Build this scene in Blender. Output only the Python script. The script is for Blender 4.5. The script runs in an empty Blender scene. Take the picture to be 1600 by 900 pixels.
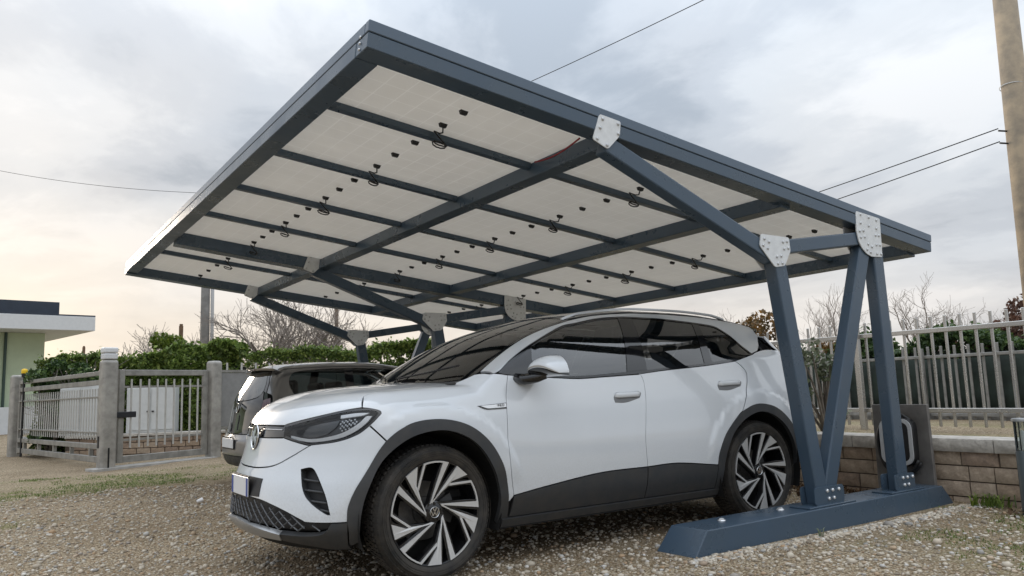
import bpy, bmesh, math, random
import numpy as np
from mathutils import Vector, Matrix
from mathutils.geometry import delaunay_2d_cdt
EXPOSURE = 0.93
random.seed(7); RNG = np.random.default_rng(11)
scene = bpy.context.scene
COL = scene.collection
PI = math.pi

# ------------------------------------------------------------------ camera
cam_d = bpy.data.cameras.new('camera'); cam_o = bpy.data.objects.new('camera', cam_d); COL.objects.link(cam_o)
cam_d.sensor_width = 36.0; cam_d.lens = 36.0*1216.67/1600.0; cam_d.clip_start = .05; cam_d.clip_end = 3000
_yaw, _pit, _rol = .5842, .1305, -.0343
_F = Vector((math.sin(_yaw)*math.cos(_pit), math.cos(_yaw)*math.cos(_pit), math.sin(_pit)))
_R = Vector((math.cos(_yaw), -math.sin(_yaw), 0)); _U = _R.cross(_F)
_R2 = _R*math.cos(_rol)+_U*math.sin(_rol); _U2 = -_R*math.sin(_rol)+_U*math.cos(_rol)
cam_o.matrix_world = Matrix(((_R2.x,_U2.x,-_F.x,-2.0856),(_R2.y,_U2.y,-_F.y,-4.9106),(_R2.z,_U2.z,-_F.z,1.034),(0,0,0,1)))
scene.camera = cam_o
scene.view_settings.view_transform = 'Standard'; scene.view_settings.look = 'None'
scene.view_settings.exposure = EXPOSURE; scene.view_settings.gamma = 1.0; scene.view_settings.use_curve_mapping = False
scene.cycles.max_bounces = 10; scene.cycles.transparent_max_bounces = 24; scene.cycles.use_denoising = True

# ------------------------------------------------------------------ world: low sun behind a broken overcast
SUN_AZ = math.atan2(-.020, 1.0)      # compass-like angle from +Y towards +X
SUN_EL = math.radians(7)
world = bpy.data.worlds.new('World'); scene.world = world; world.use_nodes = True
def build_world():
    nt = world.node_tree; N = nt.nodes; L = nt.links; N.clear()
    out = N.new('ShaderNodeOutputWorld'); bg = N.new('ShaderNodeBackground'); L.new(bg.outputs[0], out.inputs[0])
    tc = N.new('ShaderNodeTexCoord')
    sky = N.new('ShaderNodeTexSky'); sky.sky_type = 'NISHITA'; sky.sun_disc = False
    sky.sun_elevation = math.radians(14); sky.sun_rotation = SUN_AZ; sky.air_density = 1.0; sky.dust_density = 2.0
    def math_(op, a, b=None, clamp=False):
        m = N.new('ShaderNodeMath'); m.operation = op; m.use_clamp = clamp
        for i, v in enumerate((a, b)):
            if v is None: continue
            if isinstance(v, (int, float)): m.inputs[i].default_value = v
            else: L.new(v, m.inputs[i])
        return m.outputs[0]
    def mix(fac, a, b):
        m = N.new('ShaderNodeMix'); m.data_type = 'RGBA'
        for s, v in ((m.inputs[0], fac), (m.inputs[6], a), (m.inputs[7], b)):
            if isinstance(v, (int, float)): s.default_value = v
            elif isinstance(v, tuple): s.default_value = (*v, 1)
            else: L.new(v, s)
        return m.outputs[2]
    def ramp(fac, stops):
        r = N.new('ShaderNodeValToRGB'); L.new(fac, r.inputs[0]); r.color_ramp.interpolation = 'EASE'
        while len(r.color_ramp.elements) < len(stops): r.color_ramp.elements.new(.5)
        for e, (p, c) in zip(r.color_ramp.elements, stops): e.position = p; e.color = (*c, 1) if len(c) == 3 else c
        return r.outputs[0]
    sep = N.new('ShaderNodeSeparateXYZ'); L.new(tc.outputs['Generated'], sep.inputs[0])
    el = math_('MAXIMUM', sep.outputs[2], 0.0)
    # cloud layer: project the direction on a flat deck so that clouds shrink to the horizon
    den = math_('ADD', el, .16)
    cx = math_('DIVIDE', sep.outputs[0], den); cy = math_('DIVIDE', sep.outputs[1], den)
    cmb = N.new('ShaderNodeCombineXYZ'); L.new(cx, cmb.inputs[0]); L.new(cy, cmb.inputs[1]); cmb.inputs[2].default_value = 3.7
    def noise(scale, det, rough, dist=0.0, off=0.0):
        mp = N.new('ShaderNodeMapping'); L.new(cmb.outputs[0], mp.inputs[0]); mp.inputs[1].default_value = (off, off*.7, 0); mp.inputs[3].default_value = (1, .75, 1)
        n = N.new('ShaderNodeTexNoise'); L.new(mp.outputs[0], n.inputs[0]); n.inputs['Scale'].default_value = scale; n.inputs['Detail'].default_value = det
        n.inputs['Roughness'].default_value = rough; n.inputs['Distortion'].default_value = dist; return n.outputs[0]
    big = noise(.70, 7, .55, .5, 1.3); small = noise(2.6, 6, .6, .4, 4.1)
    shade = math_('ADD', math_('MULTIPLY', big, .72), math_('MULTIPLY', small, .28))
    cloud = ramp(shade, [(.37, (.27, .295, .33)), (.45, (.36, .38, .41)), (.52, (.44, .455, .475)), (.60, (.53, .535, .545))])
    mask = ramp(noise(.5, 4, .5, .2, 9.2), [(.44, (1, 1, 1)), (.66, (.94, .94, .94))])       # thin spots let the blue through
    skyc = N.new('ShaderNodeVectorMath'); skyc.operation = 'SCALE'; L.new(sky.outputs[0], skyc.inputs[0]); skyc.inputs[3].default_value = .050
    thin = ramp(noise(.42, 4, .5, .3, 15.0), [(.42, (0, 0, 0)), (.64, (1, 1, 1))])
    tint = N.new('ShaderNodeMix'); tint.data_type = 'RGBA'; tint.blend_type = 'MULTIPLY'; L.new(thin, tint.inputs[0]); L.new(cloud, tint.inputs[6]); tint.inputs[7].default_value = (.92, .97, 1.02, 1)
    col = mix(mask, skyc.outputs[0], tint.outputs[2])
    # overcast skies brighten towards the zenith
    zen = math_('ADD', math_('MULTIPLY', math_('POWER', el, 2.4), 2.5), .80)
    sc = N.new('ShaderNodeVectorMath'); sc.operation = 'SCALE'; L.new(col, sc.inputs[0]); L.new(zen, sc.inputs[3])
    # warm band where the low sun shines under the deck
    vd = N.new('ShaderNodeVectorMath'); vd.operation = 'DOT_PRODUCT'; L.new(tc.outputs['Generated'], vd.inputs[0])
    vd.inputs[1].default_value = (math.sin(SUN_AZ)*math.cos(.03), math.cos(SUN_AZ)*math.cos(.03), math.sin(.03))
    band = ramp(el, [(0.0, (.9, .9, .9)), (.06, (.74, .74, .74)), (.15, (.30, .30, .30)), (.27, (0, 0, 0))])
    az = math_('ADD', math_('MULTIPLY', vd.outputs['Value'], .5), .5)
    azw = math_('POWER', az, 2.2)
    warm = mix(azw, (.47, .455, .45), (.60, .51, .40))
    c2 = mix(math_('MULTIPLY', band, math_('ADD', math_('MULTIPLY', azw, .75), .2), True), sc.outputs[0], warm)
    glow = math_('POWER', math_('MAXIMUM', vd.outputs['Value'], 0.0), 420.0)
    c3 = mix(math_('MULTIPLY', glow, .7, True), c2, (.80, .68, .44))
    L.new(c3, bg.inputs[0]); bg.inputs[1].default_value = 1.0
build_world()
sun_d = bpy.data.lights.new('sun', 'SUN'); sun_d.energy = 0.9; sun_d.angle = math.radians(16); sun_d.color = (1, .86, .70)
sun_o = bpy.data.objects.new('sun', sun_d); COL.objects.link(sun_o)
sun_o.rotation_euler = Vector((math.sin(SUN_AZ)*math.cos(SUN_EL), math.cos(SUN_AZ)*math.cos(SUN_EL), math.sin(SUN_EL))).to_track_quat('Z', 'Y').to_euler()

# ------------------------------------------------------------------ object helpers
def link(o, parent=None):
    COL.objects.link(o)
    if parent is not None: o.parent = parent
    return o
def tag(o, label=None, cat=None, group=None, kind=None):
    if label: o['label'] = label
    if cat: o['category'] = cat
    if group: o['group'] = group
    if kind: o['kind'] = kind
    return o
def thing(name, label, cat, loc=(0,0,0), rot=(0,0,0), group=None):
    o = bpy.data.objects.new(name, None); o.location = loc; o.rotation_euler = rot; o.empty_display_size = .2
    COL.objects.link(o); return tag(o, label, cat, group)
def mobj(name, V, Fc, mat, parent=None, smooth=False, normals=None):
    me = bpy.data.meshes.new(name); me.from_pydata([tuple(map(float, v)) for v in V], [], [tuple(map(int, f)) for f in Fc]); me.update()
    if smooth: me.polygons.foreach_set('use_smooth', [True]*len(me.polygons))
    if normals is not None: me.normals_split_custom_set_from_vertices([tuple(map(float, n)) for n in normals])
    if mat is not None: me.materials.append(mat)
    return link(bpy.data.objects.new(name, me), parent)
class MB:
    """collects simple solids into one mesh"""
    def __init__(s): s.V = []; s.F = []
    def add(s, V, F):
        n = len(s.V); s.V += [tuple(v) for v in V]; s.F += [tuple(i+n for i in f) for f in F]; return s
    def box(s, c, d, rot=None):
        x, y, z = d[0]/2, d[1]/2, d[2]/2
        V = [Vector(v) for v in ((-x,-y,-z),(x,-y,-z),(x,y,-z),(-x,y,-z),(-x,-y,z),(x,-y,z),(x,y,z),(-x,y,z))]
        if rot is not None: V = [rot @ v for v in V]
        c = Vector(c)
        return s.add([v+c for v in V], [(0,3,2,1),(4,5,6,7),(0,1,5,4),(1,2,6,5),(2,3,7,6),(3,0,4,7)])
    def mm(s, a, b):
        return s.box([(a[i]+b[i])/2 for i in range(3)], [abs(b[i]-a[i]) for i in range(3)])
    def tube(s, pts, r, n=8, cap=True):
        pts = [Vector(p) for p in pts]; m = len(pts); rs = r if isinstance(r, (list, tuple)) else [r]*m
        base = len(s.V); up = None
        for i, p in enumerate(pts):
            t = (pts[min(i+1,m-1)] - pts[max(i-1,0)])
            t = t.normalized() if t.length > 1e-9 else Vector((0,0,1))
            if up is None: up = Vector((0,0,1)) if abs(t.z) < .9 else Vector((1,0,0))
            a = t.cross(up); a = a.normalized() if a.length > 1e-6 else t.orthogonal().normalized(); b = a.cross(t).normalized(); up = b
            for k in range(n):
                g = 2*PI*k/n; s.V.append(tuple(p + (a*math.cos(g)+b*math.sin(g))*rs[i]))
        for i in range(m-1):
            for k in range(n):
                k2 = (k+1) % n; s.F.append((base+i*n+k, base+i*n+k2, base+(i+1)*n+k2, base+(i+1)*n+k))
        if cap: s.F.append(tuple(base+k for k in range(n))[::-1]); s.F.append(tuple(base+(m-1)*n+k for k in range(n)))
        return s
    def lathe(s, prof, n=24, M=None, close=False):
        base = len(s.V); m = len(prof); M = M or Matrix.Identity(4)
        for (r, z) in prof:
            for k in range(n):
                g = 2*PI*k/n; s.V.append(tuple(M @ Vector((r*math.cos(g), r*math.sin(g), z))))
        for i in range(m if close else m-1):
            j = (i+1) % m
            for k in range(n):
                k2 = (k+1) % n; s.F.append((base+i*n+k, base+i*n+k2, base+j*n+k2, base+j*n+k))
        return s
    def prism(s, poly, fn, a, b):
        """poly 2D, fn(u,v,w)->3D, extruded w from a to b"""
        n = len(poly); V = [fn(u,v,a) for u,v in poly]+[fn(u,v,b) for u,v in poly]
        F = [tuple(range(n))[::-1], tuple(range(n,2*n))]+[(i,(i+1)%n,n+(i+1)%n,n+i) for i in range(n)]
        return s.add(V, F)
    def build(s, name, mat, parent=None, smooth=False, bevel=0, segs=1, loc=None, fix=True, auto=None):
        me = bpy.data.meshes.new(name); me.from_pydata(s.V, [], s.F); me.update()
        if bevel or fix:
            bm = bmesh.new(); bm.from_mesh(me)
            if fix: bmesh.ops.recalc_face_normals(bm, faces=bm.faces)
            if bevel:
                es = [e for e in bm.edges if len(e.link_faces) == 2 and e.calc_face_angle(0) > .5]
                bmesh.ops.bevel(bm, geom=es, offset=bevel, segments=segs, profile=.5, affect='EDGES', clamp_overlap=True)
            bm.to_mesh(me); bm.free()
        if smooth:
            me.polygons.foreach_set('use_smooth', [True]*len(me.polygons))
        if auto is not None:
            me.polygons.foreach_set('use_smooth', [True]*len(me.polygons)); me.set_sharp_from_angle(angle=math.radians(auto))
        if mat is not None: me.materials.append(mat)
        o = bpy.data.objects.new(name, me)
        if loc is not None: o.location = loc
        return link(o, parent)
def dup(o, parent=None, loc=None):
    c = o.copy(); COL.objects.link(c); c.parent = parent
    if loc is not None: c.location = loc
    for ch in [q for q in bpy.data.objects if q.parent == o]: dup(ch, c)
    return c

# ------------------------------------------------------------------ materials
MATS = {}
def mat(name, col=(.5,.5,.5), rough=.5, metal=0.0, spec=.5, noise=0.0, nscale=8.0, bump=0.0, bscale=60.0, col2=None, coat=0.0, rvar=0.0, emit=None):
    if name in MATS: return MATS[name]
    m = bpy.data.materials.new(name); m.use_nodes = True; nt = m.node_tree; N = nt.nodes; L = nt.links
    b = N['Principled BSDF']; b.inputs['Base Color'].default_value = (*col, 1); b.inputs['Roughness'].default_value = rough
    b.inputs['Metallic'].default_value = metal; b.inputs['Specular IOR Level'].default_value = spec
    if coat: b.inputs['Coat Weight'].default_value = coat; b.inputs['Coat Roughness'].default_value = .04
    if emit: b.inputs['Emission Color'].default_value = (*emit[0], 1); b.inputs['Emission Strength'].default_value = emit[1]
    tc = N.new('ShaderNodeTexCoord')
    if noise or col2 or rvar:
        n = N.new('ShaderNodeTexNoise'); L.new(tc.outputs['Object'], n.inputs[0]); n.inputs['Scale'].default_value = nscale; n.inputs['Detail'].default_value = 6; n.inputs['Roughness'].default_value = .62
        r = N.new('ShaderNodeValToRGB'); L.new(n.outputs[0], r.inputs[0])
        c2 = col2 if col2 else tuple(c*(1-noise) for c in col); c1 = col if col2 else tuple(min(1, c*(1+noise*.6)) for c in col)
        r.color_ramp.elements[0].position = .35; r.color_ramp.elements[0].color = (*c2, 1); r.color_ramp.elements[1].position = .65; r.color_ramp.elements[1].color = (*c1, 1)
        L.new(r.outputs[0], b.inputs['Base Color'])
        if rvar:
            mr = N.new('ShaderNodeMapRange'); L.new(n.outputs[0], mr.inputs[0]); mr.inputs[1].default_value = .3; mr.inputs[2].default_value = .7
            mr.inputs[3].default_value = max(0, rough-rvar); mr.inputs[4].default_value = min(1, rough+rvar); L.new(mr.outputs[0], b.inputs['Roughness'])
    if bump:
        n2 = N.new('ShaderNodeTexNoise'); L.new(tc.outputs['Object'], n2.inputs[0]); n2.inputs['Scale'].default_value = bscale; n2.inputs['Detail'].default_value = 4
        bp = N.new('ShaderNodeBump'); bp.inputs['Strength'].default_value = bump; bp.inputs['Distance'].default_value = .01; L.new(n2.outputs[0], bp.inputs['Height']); L.new(bp.outputs[0], b.inputs['Normal'])
    MATS[name] = m; return m
def glass_mat(name, tint, gl_rough=.0, fres=1.45, base=(0,0,0), basew=0.0):
    """tinted pane: see-through tint plus a fresnel mirror"""
    if name in MATS: return MATS[name]
    m = bpy.data.materials.new(name); m.use_nodes = True; nt = m.node_tree; N = nt.nodes; L = nt.links; N.clear()
    out = N.new('ShaderNodeOutputMaterial'); tr = N.new('ShaderNodeBsdfTransparent'); tr.inputs[0].default_value = (*tint, 1)
    gl = N.new('ShaderNodeBsdfGlossy'); gl.inputs['Roughness'].default_value = gl_rough; gl.inputs[0].default_value = (1,1,1,1)
    fr = N.new('ShaderNodeFresnel'); fr.inputs[0].default_value = fres
    mx = N.new('ShaderNodeMixShader'); L.new(fr.outputs[0], mx.inputs[0]); L.new(gl.outputs[0], mx.inputs[2])
    if basew:
        df = N.new('ShaderNodeBsdfDiffuse'); df.inputs[0].default_value = (*base, 1); m2 = N.new('ShaderNodeMixShader'); m2.inputs[0].default_value = basew
        L.new(tr.outputs[0], m2.inputs[1]); L.new(df.outputs[0], m2.inputs[2]); L.new(m2.outputs[0], mx.inputs[1])
    else: L.new(tr.outputs[0], mx.inputs[1])
    L.new(mx.outputs[0], out.inputs[0]); MATS[name] = m; return m
# ------------------------------------------------------------------ ground
def ground_height(x, y):
    h = .012*np.sin(x*1.7+.6*y)+.010*np.sin(y*2.3-x*.9+1.1)+.006*np.sin(5.1*x+1.3)*np.sin(4.3*y)
    near = np.exp(-((x-1.4)**2/6+(y+.2)**2/2.5))
    return h*(1-.8*near)-.008
def gravel_material():
    m = bpy.data.materials.new('gravel'); m.use_nodes = True; nt = m.node_tree; N = nt.nodes; L = nt.links; b = N['Principled BSDF']; b.inputs['Roughness'].default_value = .95; b.inputs['Specular IOR Level'].default_value = .2
    tc = N.new('ShaderNodeTexCoord'); P = tc.outputs['Object']
    def vor(s, feat='F1'):
        v = N.new('ShaderNodeTexVoronoi'); v.feature = feat; v.inputs['Scale'].default_value = s; L.new(P, v.inputs[0]); return v
    def noise(s, d=6, r=.6):
        n = N.new('ShaderNodeTexNoise'); n.inputs['Scale'].default_value = s; n.inputs['Detail'].default_value = d; n.inputs['Roughness'].default_value = r; L.new(P, n.inputs[0]); return n.outputs[0]
    def ramp(f, st):
        r = N.new('ShaderNodeValToRGB'); L.new(f, r.inputs[0])
        while len(r.color_ramp.elements) < len(st): r.color_ramp.elements.new(.5)
        for e, (p, c) in zip(r.color_ramp.elements, st): e.position = p; e.color = (*c, 1)
        return r.outputs[0]
    def mix(f, a, c, mode='MIX'):
        x = N.new('ShaderNodeMix'); x.data_type = 'RGBA'; x.blend_type = mode
        for s, v in ((x.inputs[0], f), (x.inputs[6], a), (x.inputs[7], c)):
            if isinstance(v, (int, float)): s.default_value = v
            elif isinstance(v, tuple): s.default_value = (*v, 1)
            else: L.new(v, s)
        return x.outputs[2]
    v1 = vor(70); sp = N.new('ShaderNodeSeparateColor'); L.new(v1.outputs['Color'], sp.inputs[0])
    stone = ramp(sp.outputs[0], [(0, (.22, .18, .13)), (.25, (.40, .345, .265)), (.5, (.53, .47, .375)), (.72, (.63, .57, .47)), (.88, (.38, .27, .17)), (1, (.68, .65, .60))])
    gap = ramp(v1.outputs['Distance'], [(.25, (1, 1, 1)), (.72, (.36, .315, .255))])
    c = mix(1.0, stone, gap, 'MULTIPLY')
    soil = ramp(noise(1.0, 7, .62), [(.44, (0, 0, 0)), (.60, (1, 1, 1))])
    c = mix(0.0, c, (.17, .14, .10)); 
    mx = N.new('ShaderNodeMath'); mx.operation = 'MULTIPLY'; mx.inputs[1].default_value = .6; L.new(soil, mx.inputs[0])
    c = mix(mx.outputs[0], c, mix(.5, c, (.15, .115, .075)))
    at = N.new('ShaderNodeAttribute'); at.attribute_name = 'moss'
    mn = N.new('ShaderNodeMath'); mn.operation = 'MULTIPLY'; L.new(at.outputs['Fac'], mn.inputs[0]); L.new(ramp(noise(9, 8, .7), [(.42, (0,0,0)), (.60, (1,1,1))]), mn.inputs[1])
    c = mix(mn.outputs[0], c, ramp(noise(26), [(.3, (.075, .11, .022)), (.7, (.18, .20, .055))]))
    at2 = N.new('ShaderNodeAttribute'); at2.attribute_name = 'brown_patch'
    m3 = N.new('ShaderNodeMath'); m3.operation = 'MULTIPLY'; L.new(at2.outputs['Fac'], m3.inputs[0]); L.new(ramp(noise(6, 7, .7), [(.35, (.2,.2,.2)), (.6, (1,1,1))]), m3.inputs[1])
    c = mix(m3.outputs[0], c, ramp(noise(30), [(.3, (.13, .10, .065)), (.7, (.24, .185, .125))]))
    c = mix(1.0, c, (1.04, .985, .89), 'MULTIPLY')
    L.new(c, b.inputs['Base Color'])
    bp = N.new('ShaderNodeBump'); bp.inputs['Strength'].default_value = .9; bp.inputs['Distance'].default_value = .012; bp.invert = True
    L.new(v1.outputs['Distance'], bp.inputs['Height'])
    bp2 = N.new('ShaderNodeBump'); bp2.inputs['Strength'].default_value = .6; bp2.inputs['Distance'].default_value = .02; L.new(noise(24), bp2.inputs['Height']); L.new(bp.outputs[0], bp2.inputs['Normal']); L.new(bp2.outputs[0], b.inputs['Normal'])
    return m
GRAVEL = gravel_material()
def vnoise(x, y, seed=0):
    """cheap smooth value noise"""
    xi = np.floor(x).astype(int); yi = np.floor(y).astype(int); fx = x-xi; fy = y-yi; fx = fx*fx*(3-2*fx); fy = fy*fy*(3-2*fy)
    def h(a, b): 
        v = np.sin(a*127.1+b*311.7+seed*74.7)*43758.5453; return v-np.floor(v)
    return (h(xi,yi)*(1-fx)+h(xi+1,yi)*fx)*(1-fy)+(h(xi,yi+1)*(1-fx)+h(xi+1,yi+1)*fx)*fy
def blob(x, y, cx, cy, rx, ry, rot=0):
    c, s = math.cos(rot), math.sin(rot); dx, dy = x-cx, y-cy; u = (dx*c+dy*s)/rx; v = (-dx*s+dy*c)/ry
    return np.exp(-(u*u+v*v)**1.5)
def moss_at(x, y):
    m = blob(x,y,-.1,7.1,1.6,1.0,.35)*1.5+blob(x,y,-1.3,6.2,1.7,.7,.3)*1.0+blob(x,y,-2.3,3.6,.7,.35,.4)*.6+blob(x,y,-1.4,8.2,1.4,.3,.2)*.6+blob(x,y,-3.0,5.2,1.0,.5,.4)*.5
    m = m+blob(x,y,3.75,-2.55,.9,.55)*1.3+blob(x,y,4.2,-2.2,.5,.3)*.9+blob(x,y,2.9,-2.7,.6,.35)*.5+blob(x,y,3.3,-3.1,.9,.25)*.5+blob(x,y,4.3,-.5,.3,1.4)*.55+blob(x,y,2.9,-1.9,.8,.15,-.1)*.35+blob(x,y,4.4,-3.2,.6,.6)*.7
    return np.clip(m*(.15+1.5*vnoise(x*1.9,y*1.9,3)*vnoise(x*4.7,y*4.7,6)*1.6), 0, 1)
def brown_patch_at(x, y):
    d = blob(x,y,1.2,-.1,2.6,1.0)*.85+blob(x,y,-.2,5.7,1.9,.7,.3)*1.1+blob(x,y,4.1,-2.4,1.2,1.0)*.8+blob(x,y,-.9,2.5,1.2,.8)*.35+blob(x,y,3.0,-3.2,1.5,.5)*.5  # brown oval under the white car first, then patches of bare dirt
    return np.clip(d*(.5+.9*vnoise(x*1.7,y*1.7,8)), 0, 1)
def build_ground():
    xs = np.concatenate([[-400,-150,-60,-25,-12], np.arange(-7, 4.9, .12), [5.5,7,10,16,30,70,180,400]])
    ys = np.concatenate([[-400,-120,-40,-15,-8], np.arange(-5.4, 12, .12), [13,15,18,24,34,60,140,400]])
    X, Y = np.meshgrid(xs, ys, indexing='ij'); Z = ground_height(X, Y)*((np.abs(X)<15)&(np.abs(Y)<16))
    nx, ny = X.shape; V = np.c_[X.ravel(), Y.ravel(), Z.ravel()]
    i = np.arange(nx*ny).reshape(nx, ny); Fc = np.c_[i[:-1,:-1].ravel(), i[1:,:-1].ravel(), i[1:,1:].ravel(), i[:-1,1:].ravel()]
    o = mobj('ground', V, Fc, GRAVEL, smooth=True); tag(o, kind='structure')
    for nm, fn in (('moss', moss_at), ('brown_patch', brown_patch_at)):
        a = o.data.attributes.new(nm, 'FLOAT', 'POINT'); a.data.foreach_set('value', fn(V[:,0], V[:,1]).astype(np.float32))
build_ground()
# loose stones lying on the sheet: far too many to count
def build_stones():
    t = (1+5**.5)/2; ico = np.array([(-1,t,0),(1,t,0),(-1,-t,0),(1,-t,0),(0,-1,t),(0,1,t),(0,-1,-t),(0,1,-t),(t,0,-1),(t,0,1),(-t,0,-1),(-t,0,1)])/math.sqrt(1+t*t)
    fc = np.array([(0,11,5),(0,5,1),(0,1,7),(0,7,10),(0,10,11),(1,5,9),(5,11,4),(11,10,2),(10,7,6),(7,1,8),(3,9,4),(3,4,2),(3,2,6),(3,6,8),(3,8,9),(4,9,5),(2,4,11),(6,2,10),(8,6,7),(9,8,1)])
    pts = []
    # density falls with the distance from where people stand
    n = 90000; u = RNG.random((n, 2)); r = 1.2+9.5*u[:,0]**1.15; a = math.radians(-52)+u[:,1]*math.radians(150)
    yaw = .5842; x = -2.08+r*np.sin(yaw+a-.38); y = -4.91+r*np.cos(yaw+a-.38)
    k = (x < 4.55) & (x > -7) & (y < 9) & ~((x>1.40)&(x<4.55)&(y>-1.47)&(y<-1.12))
    x, y = x[k], y[k]; x = np.r_[x, RNG.uniform(1.3, 4.5, 3000)]; y = np.r_[y, -1.50-np.abs(RNG.normal(0, .07, 3000))]
    keep = RNG.random(len(x)) > .85*np.maximum(moss_at(x, y)*.7, 0); x, y = x[keep], y[keep]; n = len(x)
    s = .0040+.0100*RNG.random(n)**2.4+.016*(RNG.random(n) > .985)*RNG.random(n); d = np.hypot(x+2.08, y+4.91); s *= (1+.045*d)
    R = RNG.random((n, 3))*2*PI; cz, sz = np.cos(R[:,0]), np.sin(R[:,0])
    sc = np.c_[s*(.8+.6*RNG.random(n)), s*(.7+.4*RNG.random(n)), s*(.45+.35*RNG.random(n))]
    jit = 1+.28*(RNG.random((n, 12, 1))-.5)
    Vv = ico[None]*jit*sc[:,None,:]
    xx = Vv[:,:,0]*cz[:,None]-Vv[:,:,1]*sz[:,None]; yy = Vv[:,:,0]*sz[:,None]+Vv[:,:,1]*cz[:,None]
    Vv = np.stack([xx+x[:,None], yy+y[:,None], Vv[:,:,2]+(ground_height(x,y)+sc[:,2]*.45)[:,None]], 2).reshape(-1, 3)
    Ff = (fc[None]+12*np.arange(n)[:,None,None]).reshape(-1, 3)
    me = bpy.data.meshes.new('loose_stones'); me.vertices.add(len(Vv)); me.vertices.foreach_set('co', Vv.astype(np.float32).ravel())
    me.loops.add(len(Ff)*3); me.loops.foreach_set('vertex_index', Ff.astype(np.int32).ravel()); me.polygons.add(len(Ff)); me.polygons.foreach_set('loop_start', np.arange(0, len(Ff)*3, 3, dtype=np.int32))
    me.polygons.foreach_set('use_smooth', np.ones(len(Ff), dtype=bool)); me.update(calc_edges=True)
    at = me.attributes.new('tone', 'FLOAT', 'POINT'); at.data.foreach_set('value', np.repeat(RNG.random(n), 12).astype(np.float32))
    m = bpy.data.materials.new('stone'); m.use_nodes = True; N = m.node_tree.nodes; L = m.node_tree.links; b = N['Principled BSDF']; b.inputs['Roughness'].default_value = .9; b.inputs['Specular IOR Level'].default_value = .25
    a = N.new('ShaderNodeAttribute'); a.attribute_name = 'tone'; r = N.new('ShaderNodeValToRGB'); L.new(a.outputs['Fac'], r.inputs[0])
    st = [(0, (.22, .18, .135)), (.2, (.41, .355, .28)), (.45, (.54, .48, .39)), (.68, (.56, .505, .42)), (.80, (.40, .27, .16)), (.9, (.30, .295, .28)), (1, (.66, .63, .58))]
    while len(r.color_ramp.elements) < len(st): r.color_ramp.elements.new(.5)
    for e, (p, c) in zip(r.color_ramp.elements, st): e.position = p; e.color = (*c, 1)
    L.new(r.outputs[0], b.inputs['Base Color']); me.materials.append(m)
    o = link(bpy.data.objects.new('loose_stones', me)); tag(o, 'small beige and grey gravel stones scattered over the yard', 'gravel', kind='stuff')
build_stones()
# ------------------------------------------------------------------ solar carport
STEEL = mat('anthracite_steel', (.050,.082,.122), .30, .0, .5, rvar=.10, nscale=2.5, col2=(.058,.086,.118))
GALV = mat('galvanised_plate', (.70,.72,.73), .5, .1, .5, noise=.08, nscale=20)
BOLT = mat('bolt_steel', (.55,.56,.57), .35, .8)
BLACKP = mat('black_plastic', (.012,.012,.013), .5)
def panel_material():
    m = bpy.data.materials.new('solar_backsheet'); m.use_nodes = True; nt = m.node_tree; N = nt.nodes; L = nt.links; N.clear()
    out = N.new('ShaderNodeOutputMaterial'); df = N.new('ShaderNodeBsdfDiffuse'); tl = N.new('ShaderNodeBsdfTranslucent'); mx = N.new('ShaderNodeMixShader')
    tc = N.new('ShaderNodeTexCoord'); sp = N.new('ShaderNodeSeparateXYZ'); L.new(tc.outputs['Object'], sp.inputs[0])
    def m_(op, a, b=None, c=None):
        n = N.new('ShaderNodeMath'); n.operation = op
        for i, v in enumerate((a, b, c)):
            if v is None: continue
            if isinstance(v, (int, float)): n.inputs[i].default_value = v
            else: L.new(v, n.inputs[i])
        return n.outputs[0]
    # light leaks through the gaps between cells (0.166 m half-cut grid)
    gx = m_('ABSOLUTE', m_('SUBTRACT', m_('FRACT', m_('DIVIDE', m_('ADD', sp.outputs[0], 5.0), .1425)), .5))
    gy = m_('ABSOLUTE', m_('SUBTRACT', m_('FRACT', m_('DIVIDE', m_('ADD', sp.outputs[1], 5.0), .1675)), .5))
    line = m_('MAXIMUM', m_('GREATER_THAN', gx, .474), m_('GREATER_THAN', gy, .478))
    n1 = N.new('ShaderNodeTexNoise'); n1.inputs['Scale'].default_value = 2.2; n1.inputs['Detail'].default_value = 5; L.new(tc.outputs['Object'], n1.inputs[0])
    r = N.new('ShaderNodeValToRGB'); L.new(n1.outputs[0], r.inputs[0]); r.color_ramp.elements[0].color = (.69,.665,.625,1); r.color_ramp.elements[1].color = (.78,.755,.715,1); r.color_ramp.elements[0].position = .3; r.color_ramp.elements[1].position = .7
    mxc = N.new('ShaderNodeMix'); mxc.data_type = 'RGBA'; L.new(line, mxc.inputs[0]); L.new(r.outputs[0], mxc.inputs[6]); mxc.inputs[7].default_value = (.80,.785,.755,1); L.new(mxc.outputs[2], df.inputs[0]); tl.inputs[0].default_value = (.88,.85,.80,1); L.new(m_('MULTIPLY_ADD', line, .13, PANEL_TR), mx.inputs[0])
    L.new(df.outputs[0], mx.inputs[1]); L.new(tl.outputs[0], mx.inputs[2]); L.new(mx.outputs[0], out.inputs[0]); return m
PANEL_TR = .42
BACKSHEET = panel_material(); ALU = mat('panel_frame', (.05,.055,.06), .4, .5)
CAP_LIT = mat('cap_steel_lit', (.085,.122,.170), .30, .0, .5, rvar=.05, nscale=1.5)  # steel made paler; the sky light on the roof fascia is in its colour
STICK = mat('grey_sticker', (.20,.19,.18), .6)
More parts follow.
